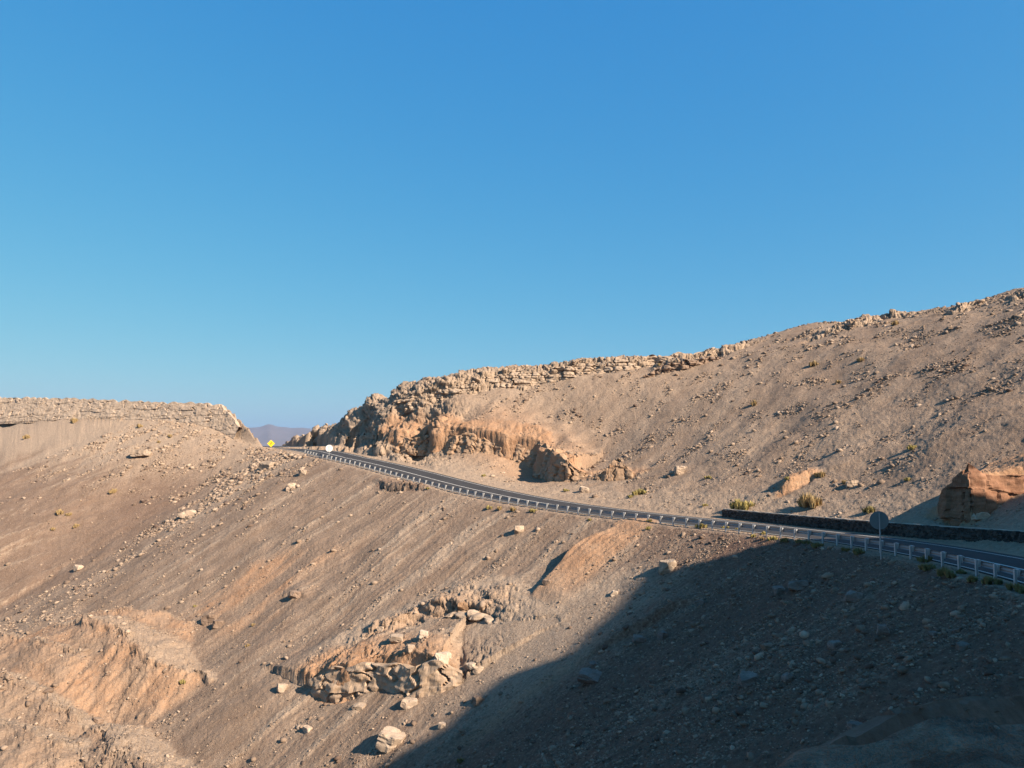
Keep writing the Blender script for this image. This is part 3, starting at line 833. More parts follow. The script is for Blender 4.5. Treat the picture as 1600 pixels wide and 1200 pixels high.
# ------------------------------------------------------------------ the road
def offset_pts(curve, svals, off):
    SL = curve_len(curve)
    p = np.stack([np.interp(svals, SL, curve[:, k]) for k in range(3)], 1)
    q = np.stack([np.interp(svals + 0.5, SL, curve[:, k]) for k in range(3)], 1); r_ = np.stack([np.interp(svals - 0.5, SL, curve[:, k]) for k in range(3)], 1)
    t_ = (q - r_)[:, :2]; t_ /= np.linalg.norm(t_, axis=1)[:, None]
    out = p.copy(); out[:, 0] += t_[:, 1] * off; out[:, 1] -= t_[:, 0] * off
    return out, t_
def ribbon(name, offs, s0, s1, lift, mat, parent=None, edge=0.0, step=1.0):
    sv_ = np.arange(s0, s1, step); V = []; n = len(sv_)
    rows_ = []
    for o in offs:
        oo = o(sv_) if callable(o) else np.full(n, float(o))
        p, _ = offset_pts(R, sv_, oo); p[:, 2] += lift; rows_.append(p)
    if edge:
        a = rows_[0].copy(); a[:, 2] -= edge; b = rows_[-1].copy(); b[:, 2] -= edge; rows_ = [a] + rows_ + [b]
    V = np.concatenate(rows_); F = []
    for j in range(len(rows_) - 1):
        for i in range(n - 1): F.append((j * n + i, (j + 1) * n + i, (j + 1) * n + i + 1, j * n + i + 1))
    return mesh_obj(name, V, F, mat, parent)
fP = lambda s_: np.interp(s_, W_S, W_P); fF = lambda s_: np.interp(s_, W_S, W_F); fC = lambda s_: np.interp(s_, W_S, W_C)
S_ROAD = S_END + 95
road = ribbon('road', [0.55, lambda s_: fC(s_) * 0.5, fC, lambda s_: 0.5 * (fC(s_) + fP(s_)), fP], 2, S_ROAD, 0.035, M_ASPH, edge=0.12)
tag(road, kind='structure')
ribbon('centre_line', [lambda s_: fC(s_) - 0.09, lambda s_: fC(s_) + 0.09], 2, S_ROAD, 0.042, M_PAINT, road)
ribbon('edge_line', [lambda s_: fF(s_) - 0.07, lambda s_: fF(s_) + 0.07], 2, S_ROAD, 0.042, M_PAINT, road)
ribbon('edge_line', [0.72, 0.84], 2, S_ROAD, 0.042, M_PAINT, road)

# ------------------------------------------------------------------ guardrail
SPOST = np.arange(S0 - 20, S_END + 11, 2.0)
pp, tt_ = offset_pts(C, SPOST, 0.0)
gr = empty('guardrail', tuple(pp[10]))
tag(gr, 'long galvanised guardrail with white posts following the outer edge of the road', 'guardrail')
gloc = Vector(pp[10])
prof = [(0.0, 0.46), (-0.02, 0.475), (-0.075, 0.51), (-0.075, 0.545), (-0.01, 0.60), (-0.01, 0.63), (-0.075, 0.685), (-0.075, 0.72), (-0.02, 0.755), (0.0, 0.77)]
sv2 = np.arange(SPOST[0] - 1, SPOST[-1] + 0.6, 1.0); V = []; F = []
for k, (dx, z) in enumerate(prof):
    p, _ = offset_pts(C, sv2, 0.22 - dx); p[:, 2] += z; V.append(p - np.array(gloc))
nb = len(sv2)
for k, (dx, z) in enumerate(prof):
    p, _ = offset_pts(C, sv2, 0.216 - dx); p[:, 2] += z; V.append(p - np.array(gloc))
V = np.concatenate(V)
for j in range(len(prof) - 1):
    for i in range(nb - 1):
        F.append((j * nb + i, j * nb + i + 1, (j + 1) * nb + i + 1, (j + 1) * nb + i))
        o = len(prof) * nb; F.append((o + j * nb + i, o + (j + 1) * nb + i, o + (j + 1) * nb + i + 1, o + j * nb + i + 1))
mesh_obj('rail_beam', V, F, M_GALV, gr, smooth=True)
V = []; F = []
box_vf(0, -0.055, 0.32, 0.14, 0.012, 1.04, V, F); box_vf(0, 0.055, 0.32, 0.14, 0.012, 1.04, V, F); box_vf(0, 0, 0.32, 0.012, 0.098, 1.04, V, F)
post_me = mesh_obj('post', V, F, M_POST, link=False).data
V = []; F = []
b_ = [(-0.17, 0.84), (0.17, 0.84), (0.15, 0.72), (0.06, 0.42), (-0.06, 0.42), (-0.15, 0.72)]
for y in (0.062, 0.20):
    for x, z in b_: V.append((x, y, z))
F = [(0, 1, 2, 3, 4, 5), (11, 10, 9, 8, 7, 6)] + [(k, k + 6, (k + 1) % 6 + 6, (k + 1) % 6) for k in range(6)]
sp_me = mesh_obj('spacer', V, F, M_POST, link=False).data
for k in range(len(SPOST)):
    o = bpy.data.objects.new('post', post_me); COL.objects.link(o); o.parent = gr
    o.location = Vector(pp[k]) - gloc; o.rotation_euler = (0, 0, math.atan2(tt_[k, 1], tt_[k, 0]) + math.pi)
    q = bpy.data.objects.new('spacer', sp_me); COL.objects.link(q); q.parent = o

# ------------------------------------------------------------------ signs
def round_sign(px, pyc, pyb, rpx, d, label, face_dir, M_SIGNB=M_SIGNB):
    x, y, zb = at(px, pyb, d); zc = at(px, pyc, d)[2]; r = rpx / FPX * d
    zb = min(zb, ground_xy(x, y)) 
    root = empty('round_road_sign', (x, y, zb), face_dir); tag(root, label, 'road sign')
    h = zc - zb
    V = []; F = []; cyl_vf((0, -0.05, -0.3), (0, -0.05, h + r * 0.82), 0.05, V, F, 10); mesh_obj('pole', V, F, M_POLE, root, smooth=False)
    V = []; F = []; cyl_vf((0, 0.005, h), (0, 0.03, h), r, V, F, 48); disc = mesh_obj('sign_plate', V, F, M_SIGNB, root)
    for dz in (-0.45, 0.45):
        V = []; F = []; box_vf(0, -0.01, h + dz * r, 1.1 * r, 0.02, 0.05, V, F); mesh_obj('bracket', V, F, M_SIGNB, root)
round_sign(1376, 813, 870, 14, 53.5, 'large grey back of a round road sign on its pole in the shade', math.radians(-8))
round_sign(514, 700.5, 719, 5.4, 156, 'small sunlit back of a round road sign on a pole at the far end of the guardrail', math.radians(15), M_SIGNLIT)
x, y, z = at(423.5, 693, 193)
r = 5.7 / FPX * 193
root = empty('warning_sign', (x, y, ground_xy(x, y)), math.radians(12)); tag(root, 'yellow diamond warning sign with a black curved arrow at the road crest', 'road sign')
h = z - ground_xy(x, y)
V = []; F = []; cyl_vf((0, 0.06, -0.4), (0, 0.06, h + r * 0.6), 0.05, V, F, 8); mesh_obj('pole', V, F, M_SIGNB, root)
V = []; 
for yy in (-0.015, 0.015):
    for a, b in ((0, -r), (r, 0), (0, r), (-r, 0)): V.append((a, yy, h + b))
F = [(0, 1, 2, 3), (7, 6, 5, 4), (0, 4, 5, 1), (1, 5, 6, 2), (2, 6, 7, 3), (3, 7, 4, 0)]
pl = mesh_obj('sign_plate', V, F, M_YEL, root)
V = []; F = []
pts = [(-0.20, -0.42), (-0.20, -0.10), (-0.12, 0.08), (0.08, 0.16)]
for k in range(len(pts)):
    a = pts[max(k - 1, 0)]; b = pts[min(k + 1, len(pts) - 1)]; L = math.hypot(b[0] - a[0], b[1] - a[1]); nx, nz = -(b[1] - a[1]) / L, (b[0] - a[0]) / L
    for sgn in (1, -1): V.append(((pts[k][0] + sgn * nx * 0.07) * r, -0.021, h + (pts[k][1] + sgn * nz * 0.07) * r))
F = [(2 * k, 2 * k + 2, 2 * k + 3, 2 * k + 1) for k in range(len(pts) - 1)]
b = len(V); V += [(0.05 * r, -0.021, h + 0.36 * r), (0.36 * r, -0.021, h + 0.20 * r), (0.10 * r, -0.021, h - 0.06 * r)]; F.append((b, b + 1, b + 2))
mesh_obj('arrow_symbol', V, F, M_BLK, pl)

# ------------------------------------------------------------------ stone wall behind the road
wq = np.array([ground_px(*p)[0] for p in [(1126, 809), (1240, 820), (1360, 834), (1480, 843), (1590, 852)]])
wq = np.vstack([wq, wq[-1] + (wq[-1] - wq[-2]) * 0.9, wq[-1] + (wq[-1] - wq[-2]) * 2.2])
wL = np.r_[0, np.cumsum(np.linalg.norm(np.diff(wq[:, :2], axis=0), axis=1))]
cx_ = np.polyfit(wL, wq[:, 0], 2); cy_ = np.polyfit(wL, wq[:, 1], 2); cz_ = np.polyfit(wL, wq[:, 2], 2)
wroot = empty('stone_wall', tuple(wq[0])); tag(wroot, 'low dark dry-stone wall with a pale top along the far side of the road', 'wall')
nu = int(wL[-1] / 0.10); Wu = np.linspace(0, wL[-1], nu)
cxp = np.polyval(cx_, Wu); cyp = np.polyval(cy_, Wu); czp = np.polyval(cz_, Wu)
tx = np.gradient(cxp); ty = np.gradient(cyp); tl = np.hypot(tx, ty); tx /= tl; ty /= tl
secs = [(0.0, -0.5)] + [(0.0, z) for z in np.arange(-0.2, 1.02, 0.10)] + [(0.12, 1.04), (0.40, 1.04), (0.5, 0.9), (0.5, -0.3)]
V = np.zeros((len(secs), nu, 3))
for j, (w_, z_) in enumerate(secs):
    V[j, :, 0] = cxp + (-ty if False else -ty) * 0 + (ty * -1) * -w_ * 0; 
    sgn = 1.0
    nxv, nyv = ty, -tx                  # to the right of travel (towards the road when travelling nearer)
    V[j, :, 0] = cxp - nxv * w_; V[j, :, 1] = cyp - nyv * w_; V[j, :, 2] = czp + z_
f1, f2, cid = voro3(V[..., 0] / 0.42, V[..., 1] / 0.42, V[..., 2] / 0.24, 77)
dsp = (0.10 * cid - 0.09 * (1 - sm(0, 0.16, f2 - f1)))
V[..., 0] += nxv * dsp * (np.array([s_[0] for s_ in secs])[:, None] < 0.1); V[..., 1] += nyv * dsp * (np.array([s_[0] for s_ in secs])[:, None] < 0.1)
V[..., 2] += (np.array([s_[1] for s_ in secs])[:, None] > 0.85) * 0.10 * (cid - 0.5)
F = [(j * nu + i, (j + 1) * nu + i, (j + 1) * nu + i + 1, j * nu + i + 1) for j in range(len(secs) - 1) for i in range(nu - 1)]
F.append(tuple(j * nu for j in range(len(secs)))[::-1])
mesh_obj('stone_face', V.reshape(-1, 3) - wq[0], F, M_WALL, wroot)
V = []; F = []
V = np.zeros((4, nu, 3))
for j, (w_, z_) in enumerate([(0.10, 1.03), (0.12, 1.10), (0.42, 1.10), (0.44, 1.03)]):
    V[j, :, 0] = cxp - nxv * w_; V[j, :, 1] = cyp - nyv * w_; V[j, :, 2] = czp + z_ + 0.03 * noise2(Wu / 1.1, Wu * 0 + j * 0.1, 8)
F = [(j * nu + i, (j + 1) * nu + i, (j + 1) * nu + i + 1, j * nu + i + 1) for j in range(3) for i in range(nu - 1)] + [(0, nu, 2 * nu, 3 * nu)]
mesh_obj('coping', V.reshape(-1, 3) - wq[0], F, M_COPE, wroot)

# ------------------------------------------------------------------ rocks
def unit_block(n=4):
    V = []; F = []; idx = {}
    def vid(p):
        k = tuple(round(c * n) for c in p)
        if k not in idx: idx[k] = len(V); V.append([c / 1.0 * 2 - 1 for c in p])
        return idx[k]
    for ax in range(3):
        for sd in (0, 1):
            for i in range(n):
                for j in range(n):
                    q = []
                    for a, b in ((i, j), (i + 1, j), (i + 1, j + 1), (i, j + 1)):
                        p = [0, 0, 0]; p[ax] = sd; p[(ax + 1) % 3] = a / n; p[(ax + 2) % 3] = b / n; q.append(vid(p))
                    F.append(q if sd else q[::-1])
    return np.array(V, float), np.array(F)
UB_V, UB_F = unit_block(4)
def block(seed, size, jitter=0.12, rnd=1.45):
    """a weathered slab: corners knocked off, faces uneven"""
    v = UB_V.copy(); r_ = np.random.default_rng(seed)
    sh = r_.normal(0, 0.16, 3)
    v[:, 0] += sh[0] * v[:, 1] ; v[:, 1] += sh[1] * v[:, 0] * 0.6; v[:, 2] += sh[2] * v[:, 0] * 0.5
    L = np.linalg.norm(v, axis=1, keepdims=True); v = v / np.maximum(L / rnd, 1.0)
    for k in range(4):
        n_ = r_.normal(size=3); n_ /= np.linalg.norm(n_); h_ = r_.uniform(0.78, 1.15) * (rnd / 1.45) ** 0.9
        d = v @ n_ - h_; v = v - np.maximum(d, 0)[:, None] * n_
    v *= np.array(size)
    o = r_.uniform(0, 99, 3); a = min(size)
    for k in range(3): v[:, k] += jitter * a * noise3(v[:, 0] / a * 0.9 + o[0], v[:, 1] / a * 0.9 + o[1], v[:, 2] / a * 0.9 + o[2] + k * 13, 7) 
    return v
def ico(sub):
    import bmesh
    bm = bmesh.new(); bmesh.ops.create_icosphere(bm, subdivisions=sub, radius=1.0)
    V = np.array([v.co[:] for v in bm.verts]); F = np.array([[v.index for v in f.verts] for f in bm.faces]); bm.free(); return V, F
def stone_shape(seed, sub, ncut):
    V, F = ico(sub); r_ = np.random.default_rng(seed); v = V.copy()
    for k in range(ncut):
        n_ = r_.normal(size=3); n_ /= np.linalg.norm(n_); h_ = r_.uniform(0.35, 0.75)
        d = v @ n_ - h_; v = v - np.maximum(d, 0)[:, None] * n_
    v *= np.array([1.25, r_.uniform(0.7, 1.0), r_.uniform(0.42, 0.75)])
    return v, F

def rotz(a): c, s_ = math.cos(a), math.sin(a); return np.array([[c, -s_, 0], [s_, c, 0], [0, 0, 1.0]])
def ledge(label, foot, courses, seed, mat, lens=(1.6, 4.5), depth=1.5, jit=0.35, name='rock_ledge', skip=0.0, base=-0.3, group=None, rnd=1.62):
    """courses of cracked slabs along a foot line (raised side on the left of travel)"""
    q = np.array(foot, float); L = np.r_[0, np.cumsum(np.linalg.norm(np.diff(q[:, :2], axis=0), axis=1))]
    r_ = np.random.default_rng(seed); VV = []; FF = []; nv = 0
    for ci, (z0, th, inset, sa, sb_) in enumerate(courses):
        s_ = L[-1] * sa
        while s_ < L[-1] * sb_:
            ln = r_.uniform(*lens) * (0.8 + 0.4 * (th > 0.9))
            if r_.uniform() < skip: s_ += ln * 0.7; continue
            c = s_ + ln / 2
            p = np.array([np.interp(c, L, q[:, k]) for k in range(3)]); p2 = np.array([np.interp(c + 0.8, L, q[:, k]) for k in range(3)]); p1 = np.array([np.interp(c - 0.8, L, q[:, k]) for k in range(3)])
            t_ = p2 - p1; slope = t_[2] / (np.linalg.norm(t_[:2]) + 1e-6); t_ = t_[:2] / np.linalg.norm(t_[:2]); nl = np.array([-t_[1], t_[0]])
            a = math.atan2(t_[1], t_[0]) + r_.normal(0, 0.07)
            thk = th * r_.uniform(0.85, 1.12)
            v = block(int(r_.integers(1 << 30)), (ln / 2 * 1.03, depth, thk / 2 * 1.04), 0.22, rnd)
            v[:, 2] += v[:, 0] * (slope + r_.normal(0, 0.03))
            v = v @ rotz(a).T
            off = inset + depth + r_.uniform(-jit, jit)
            v += np.array([p[0] + nl[0] * off, p[1] + nl[1] * off, p[2] + base + z0 + th / 2])
            VV.append(v); FF.append(UB_F + nv); nv += len(v)
            s_ += ln * r_.uniform(0.94, 1.04)
    V = np.concatenate(VV); F = np.concatenate(FF); o0 = q[len(q) // 2]
    ob = mesh_obj(name, V - o0, F, mat); ob.location = o0
    tag(ob, label, 'rock ledge', group)
    return ob
def on_ground(px, py, dz=0.0):
    p = ground_px(px, py)[0]; p[2] += dz; return p
# mesa rim: courses of pale bedded slabs
def wl(pts): return np.array([at(*p) for p in pts])
def rock_face(label, foot, heights, mat, seed, cell=(3.6, 1.15), relief=0.35, crack=0.45, batter=0.30, back=3.0, step=(0.22, 0.11), ragged=0.4, sink=0.8, joint=0.25, hcrack=-0.35, low=1.3, cat='rock ledge', name='rock_ledge'):
    """one continuous face of jointed bedrock along a foot line, raised side on the left of travel"""
    q = np.array(foot, float); L = np.r_[0, np.cumsum(np.linalg.norm(np.diff(q[:, :2], axis=0), axis=1))]
    n = int(L[-1] / step[0]) + 1; u = np.linspace(0, L[-1], n)
    p = np.stack([np.interp(u, L, q[:, k]) for k in range(3)], 1)
    for _ in range(12): p[1:-1] = (p[:-2] + 2 * p[1:-1] + p[2:]) / 4
    t_ = np.gradient(p[:, :2], axis=0); t_ /= np.linalg.norm(t_, axis=1)[:, None]; nl = np.stack([-t_[:, 1], t_[:, 0]], 1)
    H = np.interp(u, L, heights) * (1 + ragged * 0.35 * noise2(u / 3.1, u * 0 + seed, 3))
    hm = max(heights); nf = int((hm + sink) / step[1]) + 1
    f = np.linspace(0, 1, nf)[None, :]
    zl = -sink + f * (H[:, None] + sink)
    inl = batter * np.maximum(zl, 0)
    # then the top surface running back into the hill
    nb_ = int(back / 0.3); g = np.linspace(0, 1, nb_ + 1)[1:][None, :]
    zl = np.concatenate([zl, (H[:, None] - 0.05 * g * back - 1.2 * g ** 3)], 1); inl = np.concatenate([inl, batter * H[:, None] + g * back], 1)
    X = p[:, 0:1] + nl[:, 0:1] * inl; Y = p[:, 1:2] + nl[:, 1:2] * inl; Z = p[:, 2:3] + zl
    U = np.broadcast_to(u[:, None], X.shape)
    wv = 0.35 * noise3(X / 5, Y / 5, Z / 5, seed)
    zb = Z / cell[1] + wv + 0.25 * noise2(U / 9, U * 0, seed + 2) + 0.55 * noise2(Z / cell[1] * 1.3, U / 40, seed + 4)
    bed = np.floor(zb); fb = zb - bed
    # every bed has its own joint spacing
    cw = cell[0] * (0.5 + 1.0 * hash01(bed.astype(np.int64), bed.astype(np.int64) * 0 + seed))
    un = U / cw + 7.3 * hash01(bed.astype(np.int64), bed.astype(np.int64) * 0 + seed + 1) + 0.25 * noise2(U / 2.0, Z / 0.8, seed + 5)
    ci = np.floor(un); fc = un - ci; jn = hash01(ci.astype(np.int64), bed.astype(np.int64), 0, seed + 3)
    bo = hash01(bed.astype(np.int64), bed.astype(np.int64) * 0 + seed + 9) - 0.5
    edge_v = np.minimum(fc, 1 - fc) * cw; edge_h = np.minimum(fb, 1 - fb) * cell[1]
    d = relief * (1.1 * (jn - 0.5) + 0.8 * bo) - crack * np.exp(-(edge_v / (0.10 + 0.2 * jn)) ** 2) * (hash01(ci.astype(np.int64), bed.astype(np.int64), 0, seed + 7) > joint) - crack * 0.6 * np.exp(-(edge_h / 0.12) ** 2) * (noise2(U / 3.0, bed * 1.0, seed + 8) > hcrack)
    d = d + 0.5 * relief * noise3(X / 1.1, Y / 1.1, Z / 0.8, seed + 11) + 0.25 * relief * noise3(X / 0.4, Y / 0.4, Z / 0.3, seed + 12) + low * relief * noise3(X / 6.0, Y / 6.0, Z / 9.0, seed + 13)
    onf = np.concatenate([np.ones((1, nf)), 0.35 * np.ones((1, nb_))], 1)
    X = X - nl[:, 0:1] * d * onf; Y = Y - nl[:, 1:2] * d * onf
    Z = Z + np.concatenate([np.zeros((n, nf)), 0.5 * (d[:, nf:] * 0.6)], 1)
    m_ = X.shape[1]; V = np.stack([X, Y, Z], -1).reshape(-1, 3); o0 = q[len(q) // 2].copy()
    ii = np.arange(n - 1)[:, None] * m_ + np.arange(m_ - 1)[None]
    F = np.stack([ii, ii + m_, ii + m_ + 1, ii + 1], -1).reshape(-1, 4)
    ob = mesh_obj(name, V - o0, F, mat); ob.location = o0; tag(ob, label, cat); return ob
sr_ = (PXC < 374) & (SCL > S_END + 5) & (PXC > -260)
mfoot, _ = offset_pts(C, SCL[sr_], -0.5)
mh = (CTOP - C[:, 2])[sr_]
mh = mh * np.interp(PXC[sr_], [325, 372], [1.0, 0.3])
rock_face('long pale rim of cracked flat beds along the top of the left mesa', mfoot[::-1], mh[::-1] + 0.1, M_PALE, 11, cell=(9.0, 1.5), relief=0.26, crack=0.5, batter=0.48, back=1.6, joint=0.6, hcrack=0.15)
rock_face('long jointed rock band along the crest of the right hill', wl([(585, 655, 176), (604, 651, 173), (650, 636, 169.5), (700, 625, 167.5), (800, 604, 166.5), (900, 591, 164.5), (1000, 577, 163.5), (1080, 565, 164.5), (1150, 551, 167.5), (1215, 535, 172)]), [1.5, 3.4, 3.9, 3.6, 3.4, 3.0, 2.8, 2.0, 1.2, 0.1], M_PALE, 21, cell=(2.4, 1.0), relief=0.75, crack=0.7, batter=0.35, back=2.5, ragged=1.0)
rock_face('short broken rock band just below the right end of the crest band', wl([(1005, 588, 156.5), (1030, 584, 156), (1060, 580, 155.5), (1120, 572, 156), (1160, 565, 158), (1178, 562, 159)]), [0.2, 1.6, 2.2, 2.0, 1.6, 0.2], M_BRN, 31, cell=(1.6, 0.9), relief=0.8, crack=0.7, batter=0.3, back=1.6, ragged=1.6)
rock_face('dark broken outcrop just under the skyline in the right part', wl([(1248, 554, 147), (1270, 550, 147), (1290, 547, 146.5), (1335, 541, 145.5), (1370, 535, 144.5), (1415, 523, 143.5), (1432, 517, 143.5)]), [0.1, 1.0, 1.5, 2.0, 2.3, 2.1, 0.2], M_BRN, 41, cell=(1.8, 1.1), relief=1.1, crack=0.8, batter=0.1, back=1.6, ragged=1.8)
rock_face('pale jutting crag casting a long shadow near the upper right edge', wl([(1470, 538, 129.5), (1486, 535, 129.3), (1500, 528, 129), (1520, 514, 129), (1545, 501, 129), (1560, 495, 129.5)]), [0.1, 1.6, 2.5, 2.6, 1.6, 0.2], M_BRN, 51, cell=(1.7, 1.1), relief=1.1, crack=0.8, batter=0.05, back=1.5, ragged=1.8)
rock_face('small dark crag at the upper right edge of the slope', wl([(1568, 515, 122.5), (1580, 512, 122), (1600, 507, 121), (1640, 497, 120), (1660, 492, 120)]), [0.1, 1.6, 2.0, 1.8, 0.2], M_BRN, 61, cell=(1.5, 1.0), relief=1.0, crack=0.8, batter=0.05, back=1.4, ragged=1.8)

M_CLAY = rock_mat('orange_clay', (0.30, 0.185, 0.11), (0.44, 0.30, 0.195))
M_CLAYP = rock_mat('pale_clay', (0.36, 0.245, 0.155), (0.50, 0.365, 0.255))
def shift(q, m_):
    q = np.array(q, float); t_ = np.gradient(q[:, :2], axis=0); t_ /= np.linalg.norm(t_, axis=1)[:, None]
    q[:, 0] += t_[:, 1] * m_; q[:, 1] -= t_[:, 0] * m_; return q
def from_scarp(k, out=0.5, scale=1.05):
    sc = SCARPS[k]; q = shift(sc['q'], out)
    for r_ in q: r_[2] = min(r_[2], float(b2(np.array([r_[0]]), np.array([r_[1]]))[0]) + 0.15)
    return q, [h_ * scale for h_ in sc['h']]
q, hh = from_scarp(5, 0.9)
rock_face('long orange clay bank with grooved face and dark hollow beside the road', q, hh, M_CLAY, 71, cell=(2.6, 6.0), relief=0.65, crack=0.8, batter=0.32, back=1.6, ragged=0.9, joint=0.2, hcrack=0.2, cat='clay bank', name='clay_bank')
q, hh = from_scarp(6, 0.5)
rock_face('small orange eroded lump standing alone right of the long clay bank', q, hh, M_CLAY, 81, cell=(1.1, 2.4), relief=0.5, crack=0.5, batter=0.3, back=1.5, ragged=1.0, cat='clay bank', name='clay_bank')
q, hh = from_scarp(9, 0.6, 0.88)
rock_face('cracked orange outcrop in blocky buttresses on the lower sunlit slope', q, hh, M_CLAYP, 91, cell=(4.2, 2.6), relief=0.45, crack=0.55, batter=0.20, back=2.0, ragged=0.5, joint=0.25, hcrack=0.5, low=0.5, cat='outcrop', name='rock_outcrop')
q, hh = from_scarp(10, 0.5, 0.6)
rock_face('pale rubbly upper ledge of the outcrop on the lower sunlit slope', q, hh, M_PALE, 101, cell=(1.8, 1.3), relief=0.8, crack=0.7, batter=0.35, back=2.0, ragged=1.6, joint=0.1, hcrack=-0.2, cat='outcrop', name='rock_outcrop')

M_LEDGE = rock_mat('foreground_ledge_rock', (0.13, 0.085, 0.06), (0.24, 0.17, 0.125))
M_RUST = rock_mat('rust_clay', (0.18, 0.085, 0.048), (0.32, 0.175, 0.105))
q, hh = from_scarp(8, 0.5)
rock_face('rust brown cut bank with a dark shaded face behind the stone wall', q[2:8], (np.array(hh[2:8]) * np.array([1.0, 1.05, 1.05, 1.0, 0.9, 0.6])).tolist(), M_RUST, 111, cell=(2.4, 2.4), relief=0.35, crack=0.35, batter=0.16, back=1.8, ragged=0.4, joint=0.5, hcrack=0.3, cat='clay bank', name='clay_bank')
rock_face('crumbly brown ledge in the bottom right foreground', wl([(1270, 1204, 10.5), (1320, 1190, 10.7), (1380, 1172, 10.9), (1440, 1156, 11.1), (1530, 1140, 11.5), (1640, 1128, 12)]), [0.08, 0.2, 0.3, 0.38, 0.34, 0.3], M_LEDGE, 121, cell=(0.9, 0.5), relief=0.22, crack=0.12, batter=0.9, back=0.7, joint=0.7, hcrack=0.6, step=(0.05, 0.03), ragged=1.4, sink=0.5, cat='rock ledge')

# boulders one can pick out in the photo
BOULD = [
 (293, 803, 25, 12, 'p', 'wide flat pale boulder on smooth grey sand left of centre', 0.45), (220, 710, 31, 12, 'p', 'long flat pale slab high on the left slope', 0.4),
 (122, 889, 12, 10, 'p', 'lone whitish stone on grey sand at far left', 0.8), (692, 1034, 17, 28, 'w', 'upright whitish block leaning on the orange outcrop', 1.5),
 (611, 1160, 40, 28, 'p', 'large pale cracked boulder at the bottom edge of the sunlit ground', 0.8), (748, 1097, 17, 13, 'b', 'boulder lying right at the edge of the big shadow', 0.8),
 (1043, 884, 26, 22, 'p', 'pale boulder with dark side just above the shadow edge', 0.9), (1335, 931, 24, 18, 'g', 'squarish grey boulder on the shaded slope below the round sign', 0.8),
 (1249, 915, 30, 13, 'g', 'long grey slab on the shaded slope left of the squarish boulder', 0.5), (1217, 923, 16, 14, 'g', 'tilted grey stone left of the long grey slab', 0.9),
 (1170, 1062, 25, 22, 'g', 'bluish grey tilted slab low on the shaded slope', 1.1), (1093, 941, 15, 10, 'g', 'light grey stone just inside the shadow', 0.7),
 (960, 927, 11, 9, 'w', 'small white block at the sunlit edge above the shadow', 0.9), (998, 1000, 17, 12, 'g', 'rounded grey stone beside the reddish rill', 0.7),
 (925, 1059, 36, 18, 'g', 'wide thin dark slab lying on the shaded slope', 0.35), (1036, 994, 11, 15, 'g', 'small pointed triangular stone in the shade', 1.5),
 (927, 1038, 12, 8, 'g', 'small pale stone left of the wide thin slab', 0.8), (812, 828, 15, 14, 'p', 'elongated pale stone on the dark slope below the guardrail', 0.8),
 (418, 727, 26, 14, 'p', 'flat pale block in the rubble below the yellow sign', 0.6), (472, 738, 11, 12, 'p', 'upright pale block at the right edge of the rubble', 1.1),
 (455, 760, 15, 13, 'p', 'pale block above a dark gap at the foot of the rubble', 0.9), (1062, 734, 15, 16, 'p', 'tilted pale slab on the right hill above the road', 0.7),
 (912, 766, 14, 12, 'p', 'isolated pale boulder on the road shoulder left of the low shrubs', 0.9), (1304, 1008, 18, 12, 'g', 'oval grey stone midway down the shaded slope', 0.7),
 (1232, 1058, 16, 14, 'g', 'round dull stone on the lower shaded slope', 0.9), (1340, 1137, 26, 13, 'g', 'long pale stone near the bottom right outcrop', 0.5),
 (1383, 985, 20, 20, 'g', 'pair of joined brown stones on the shaded slope', 1.1), (1201, 1010, 18, 8, 'b', 'thin reddish stone on the reddish shaded ground', 0.45),
 (740, 962, 20, 20, 'p', 'rounded pale knob on top of the sunlit outcrop', 1.0), (724, 948, 16, 14, 'o', 'topmost orange lump of the sunlit outcrop', 0.9),
 (661, 992, 15, 12, 'w', 'whitish rounded rock in the middle of the outcrop', 0.9), (620, 1000, 20, 14, 'p', 'broad angular rock on the left of the outcrop', 0.8),
 (640, 1012, 13, 11, 'p', 'smaller angular rock below the whitish rounded rock', 0.9), (594, 985, 10, 8, 'p', 'small rock at the upper left end of the outcrop', 0.9),
 (460, 931, 18, 12, 'b', 'lone dark boulder on the open grey slope', 0.9), (328, 966, 22, 16, 'b', 'brown crumbly rock behind the tallest clay mound', 0.8),
 (340, 977, 16, 12, 'b', 'small brown rock right of the tallest clay mound', 0.8), (690, 1135, 12, 9, 'p', 'light stone just left of the shadow low in the view', 0.8),
 (1505, 1010, 18, 10, 'g', 'grey stone high on the far right shaded slope', 0.6), (1460, 990, 14, 9, 'g', 'narrow stone on the right shaded slope', 0.7),
 (748, 1045, 18, 12, 'p', 'pale rock on smooth sand right of the outcrop', 0.8), (735, 1040, 14, 9, 'w', 'small white stone between the outcrop and smooth sand', 0.7),
 (1530, 806, 24, 12, 'p', 'flat pale slab in shade below the orange bank', 0.5), (1332, 757, 18, 10, 'p', 'small pale rock pile above the stone wall', 0.6),
 (480, 1140, 16, 9, 'p', 'flat pale stone in the lower sunlit debris', 0.5), (560, 1105, 18, 9, 'p', 'pale flat stone just below the orange outcrop face', 0.5),
 (640, 1100, 24, 14, 'p', 'broad pale rock under the middle of the orange face', 0.6), (440, 1077, 16, 12, 'p', 'pale rock left of the orange outcrop face', 0.8),
 (855, 910, 12, 8, 'b', 'small brown rock left of the striped orange slab', 0.8), (152, 1129, 14, 9, 'b', 'dark stone in the hollow beside the clay mounds', 0.8),
]
MATB = {'p': M_PALE, 'b': M_BRN, 'g': rock_mat('grey_rock', (0.15, 0.12, 0.10), (0.27, 0.225, 0.19)), 'w': rock_mat('white_rock', (0.38, 0.29, 0.21), (0.52, 0.42, 0.32)), 'o': rock_mat('orange_rock', (0.36, 0.21, 0.115), (0.46, 0.29, 0.175))}
UB6_V, UB6_F = unit_block(8)
